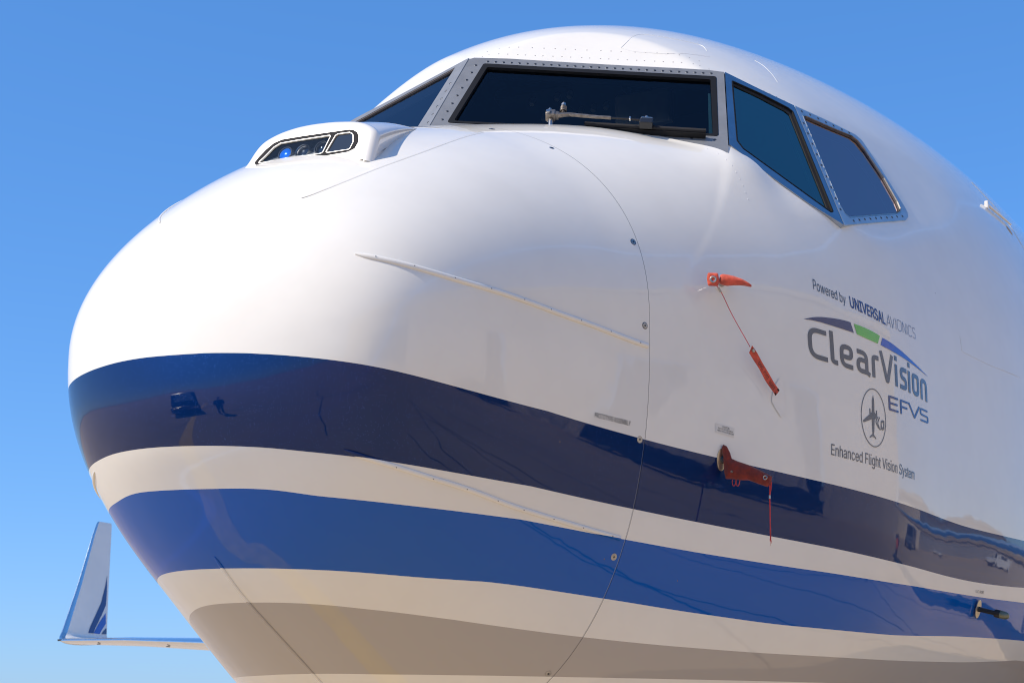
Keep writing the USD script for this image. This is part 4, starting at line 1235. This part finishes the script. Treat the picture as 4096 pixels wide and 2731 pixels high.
for u in np.linspace(0, 1, 30):
    wv = .0015 * math.sin(u * 7.0)
    for w in np.linspace(0, 1, 7):
        p = (1 - u) * ((1 - w) * A_ + w * B_) + u * ((1 - w) * D_ + w * C_)
        gridS.append(p + np.array([-.45, -.88, .1]) * (wv + .001 * math.sin(u * 13 + w * 2.5)) + (u > .0) * np.array([0, 0, 0]))
gS = np.array(gridS)
i, j = np.meshgrid(np.arange(29), np.arange(6), indexing='ij')
fS = np.concatenate([np.stack([i * 7 + j, i * 7 + j + 1, (i + 1) * 7 + j + 1], -1).reshape(-1, 3), np.stack([i * 7 + j, (i + 1) * 7 + j + 1, (i + 1) * 7 + j], -1).reshape(-1, 3)])
part(UC, 'streamer', (np.vstack([gS, gS + [-.0005, -.0009, 0]]), np.vstack([fS[:, ::-1], fS + len(gS)])), 'red_cloth', True)


def on_streamer(u, w, lift=.0022):
    a = (1 - u)[:, None] * ((1 - w)[:, None] * A_ + w[:, None] * B_) + u[:, None] * ((1 - w)[:, None] * D_ + w[:, None] * C_)
    wv = .0015 * np.sin(u * 7.0) + .001 * np.sin(u * 13 + w * 2.5)
    return a + np.array([-.45, -.88, .1]) * (wv + lift)[:, None]


for k_, (txt, u0, u1) in enumerate((('000', .30, .45), ('5001', .50, .67), ('0001', .72, .90))):
    m2 = word(txt)
    v, f = trimesh.remesh.subdivide_to_size(m2.vertices * [.05, .02, 0], m2.faces, .006)
    u = u0 + (u1 - u0) * v[:, 0] / .05
    w = .30 + .48 * v[:, 1] / .02
    q = on_streamer(u, w)
    t_ = trimesh.Trimesh(q, f, process=False)
    if (t_.face_normals @ np.array([-.45, -.88, .1])).mean() < 0:
        t_.faces = t_.faces[:, ::-1]
    part(UC, 'lettering', t_, 'black_print')
part(UC, 'ferrule', tube([on_streamer(np.array([.03]), np.array([.35]), .004)[0], on_streamer(np.array([.085]), np.array([.42]), .004)[0]], .0050, 10), 'steel')
e0, e1_ = on_streamer(np.linspace(.95, 1.004, 4), np.zeros(4), .0015), on_streamer(np.linspace(.95, 1.004, 4), np.ones(4), .0015)
part(UC, 'streamer_end', (np.vstack([e0, e1_]), np.array([[k, k + 1, k + 5, k + 4][::-1] for k in range(3)])), 'rubber')
film = [(1.765, 2.893), (1.782, 2.917), (1.800, 2.909), (1.805, 2.852), (1.807, 2.799), (1.790, 2.777), (1.763, 2.809), (1.748, 2.830), (1.752, 2.855)]
LET = FUS
DECK = .003
shape('clear_tape', film, 'tape_clear')
DECK = .0016

# ---------------------------------------------------------------- wings, winglets, engines, fin, wheels
def foil(n=26, t=.11):
    x = (1 - np.cos(np.linspace(0, np.pi, n))) / 2
    y = 5 * t * (.2969 * np.sqrt(x) - .126 * x - .3516 * x ** 2 + .2843 * x ** 3 - .1036 * x ** 4)
    return np.concatenate([np.stack([x, y], 1)[::-1], np.stack([x, -y], 1)[1:-1]])     # from the trailing edge over the top to the leading edge and back below


def loft(stations, lead=.10):
    """stations: (leading edge point, chord, thickness direction, t/c). Returns the body and the leading-edge skin as two meshes."""
    n = 26
    rows = []
    for o, c, d, t in stations:
        q = foil(n, t)
        d = np.asarray(d, float) / np.linalg.norm(d)
        rows.append(np.asarray(o, float) + q[:, :1] * c * np.array([1.0, 0, 0]) + q[:, 1:] * c * d)
    m = len(rows[0])
    v = np.vstack(rows)
    xq = foil(n)[:, 0]
    fa, fb = [], []
    for i in range(len(rows) - 1):
        for j in range(m):
            k = (j + 1) % m
            tri = [[i * m + j, i * m + k, (i + 1) * m + k], [i * m + j, (i + 1) * m + k, (i + 1) * m + j]]
            (fb if max(xq[j], xq[k]) < lead + .012 else fa).extend(tri)
    for e, fl in ((0, 1), (len(rows) - 1, -1)):
        for j in range(1, n - 1):
            a, b, c_, d_ = e * m + j - 1, e * m + j, e * m + (m - j) % m, e * m + (m - j + 1) % m
            fa += [[a, b, c_][::fl], [a, c_, d_][::fl]]
    A = trimesh.Trimesh(v, fa, process=False)
    B = trimesh.Trimesh(v, fb, process=False)
    for q in (A, B):
        q.remove_unreferenced_vertices()
    both = trimesh.util.concatenate([A, B])
    if both.volume < 0:
        for q in (A, B):
            q.faces = q.faces[:, ::-1]
    return A, B


WZ = np.array([0, -.05, 1.0])
WING = [((9.9, 1.5, 2.42), 6.6, WZ, .13), ((12.6, 6.0, 2.50), 4.1, WZ, .12), ((14.86, 11.75, 2.76), 2.55, WZ, .085), ((16.24, 14.45, 2.905), 1.95, WZ, .08), ((17.30, 16.65, 2.985), 1.38, WZ, .078), ((17.50, 17.0, 2.998), 1.33, (0, -.1, 1), .078)]
WLN = np.cross([1.7, .45, 2.45], [1.0, 0, 0])
WLET = [((17.50, 17.0, 2.998), 1.33, (0, -.1, 1), .09), ((17.60, 17.14, 3.02), 1.28, (0, -.45, .9), .085), ((17.70, 17.235, 3.075), 1.22, (0, -.85, .5), .08), ((17.80, 17.29, 3.16), 1.155, (0, -1, .2), .08),
        ((18.30, 17.465, 4.00), .82, (0, -1, .2), .08), ((18.80, 17.64, 4.98), .50, (0, -1, .2), .08), ((18.93, 17.68, 5.20), .41, (0, -1, .2), .08), ((18.975, 17.69, 5.245), .36, (0, -1, .2), .05)]


def winglet_print(pts):
    """A print on the winglet's inner face."""
    p = np.array(pts, float)
    g = Polygon(p[:, [0, 2]]).buffer(0)
    v2, f = trimesh.creation.triangulate_polygon(g, engine='earcut')
    v, f = trimesh.remesh.subdivide_to_size(np.column_stack([v2, v2[:, 0] * 0]), f, .06)
    zz = np.array([s_[0][2] for s_ in WLET[3:]])
    le = np.array([[s_[0][0], s_[0][1], s_[1], s_[3]] for s_ in WLET[3:]])
    L = np.stack([np.interp(v[:, 1], zz, le[:, k]) for k in range(4)], 1)
    xc = np.clip((v[:, 0] - L[:, 0]) / L[:, 2], 0, .985)
    y = 5 * L[:, 3] * (.2969 * np.sqrt(xc) - .126 * xc - .3516 * xc ** 2 + .2843 * xc ** 3 - .1036 * xc ** 4) * L[:, 2] + .006
    q = np.column_stack([L[:, 0] + xc * L[:, 2], L[:, 1] - y * .98, v[:, 1] + y * .2])
    t = trimesh.Trimesh(q, f, process=False)
    if (t.face_normals[:, 1]).mean() > 0:
        t.faces = t.faces[:, ::-1]
    return t


PR = [('navy_print', [(19.10, 0, 4.26), (19.012, 0, 4.022), (18.863, 0, 3.736), (18.665, 0, 3.490), (18.487, 0, 3.267), (18.433, 0, 3.170), (18.56, 0, 3.170), (18.642, 0, 3.275), (18.82, 0, 3.479), (19.00, 0, 3.705), (19.06, 0, 3.95)]),
      ('blue_print', [(18.972, 0, 3.560), (18.766, 0, 3.379), (18.591, 0, 3.196), (18.573, 0, 3.170), (18.743, 0, 3.170), (18.839, 0, 3.266), (18.950, 0, 3.368)]),
      ('slate_print', [(18.95, 0, 3.29), (18.832, 0, 3.207), (18.80, 0, 3.172), (18.955, 0, 3.180)])]
for side in (1, -1):
    fix = (lambda m: m) if side > 0 else mirrored
    a, b = loft(WING, .07)
    W_ = part(AC, 'wing', fix(a), 'white_paint', 40)
    part(W_, 'leading_edge', fix(b), 'polished_metal', 40)
    part(W_, 'tip_light', fix(box((.06, .10, .03), (17.56, 17.07, 3.01), .01)), 'car_glass')
    for y in (15.6, 13.1):
        part(W_, 'drain_vent', fix(trimesh.creation.cylinder(.03, .012, 10, transform=axis_frame((np.interp(y, [11.75, 16.65], [15.0, 17.42]), y, np.interp(y, [11.75, 16.65], [2.69, 2.945])), (0, 0, 1)))), 'dark_screw')
    a, b = loft(WLET, .09)
    L_w = part(AC, 'winglet', fix(a), 'white_paint', 40)
    part(L_w, 'leading_edge', fix(b), 'polished_metal', 40)
    for col, pts in PR:
        part(L_w, 'stripe', fix(winglet_print(pts)), col, True)
    prof_ = [(.62, 0), (.80, -.08), (.95, .1), (1.02, .6), (1.04, 1.3), (.98, 2.4), (.80, 3.4), (.72, 3.4), (.72, .3), (.62, 0)]
    E0 = part(AC, 'engine', lathe(prof_, (14.4, side * 4.83, 1.45), (1, 0, 0), 48), 'white_paint', 40)
    part(E0, 'fan', lathe([(0, .2), (.18, .35), (.72, .42), (.72, .46), (0, .46)], (14.4, side * 4.83, 1.45), (1, 0, 0), 36), 'dark_screw', 40)
    part(E0, 'pylon', box((3.4, .3, .7), (15.4, side * 4.83, 2.2), .1), 'white_paint', 40)
    GR = part(AC, 'main_gear', tube([(17.2, side * 2.86, 2.2), (17.2, side * 2.86, .56)], .12, 14), 'white_paint', 40)
    for dy in (-.42, .42):
        part(GR, 'tyre', lathe([(0, -.18), (.3, -.18), (.5, -.17), (.56, -.1), (.56, .1), (.5, .17), (.3, .18), (0, .18)], (17.2, side * 2.86 + dy, .56), (0, 1, 0), 32), 'tyre', 40)
    st_ = [((33.5, side * .6, 4.0), 3.0, (0, 0, 1), .09), ((36.6, side * 7.1, 4.7), 1.1, (0, 0, 1), .09)]
    a, b = loft(st_)
    S_ = part(AC, 'tailplane', cat(a, b), 'white_paint', 40)
a, b = loft([((31.0, 0, 4.9), 5.2, (0, 1, 0), .1), ((36.2, 0, 11.6), 1.9, (0, 1, 0), .1)])
part(AC, 'fin', cat(a, b), 'navy_print', 40)
NG = part(AC, 'nose_gear', tube([(4.0, 0, 1.7), (3.9, 0, .35)], .08, 14), 'white_paint', 40)
for dy in (-.2, .2):
    part(NG, 'tyre', lathe([(0, -.1), (.2, -.1), (.31, -.09), (.345, -.05), (.345, .05), (.31, .09), (.2, .1), (0, .1)], (3.9, dy, .345), (0, 1, 0), 28), 'tyre', 40)
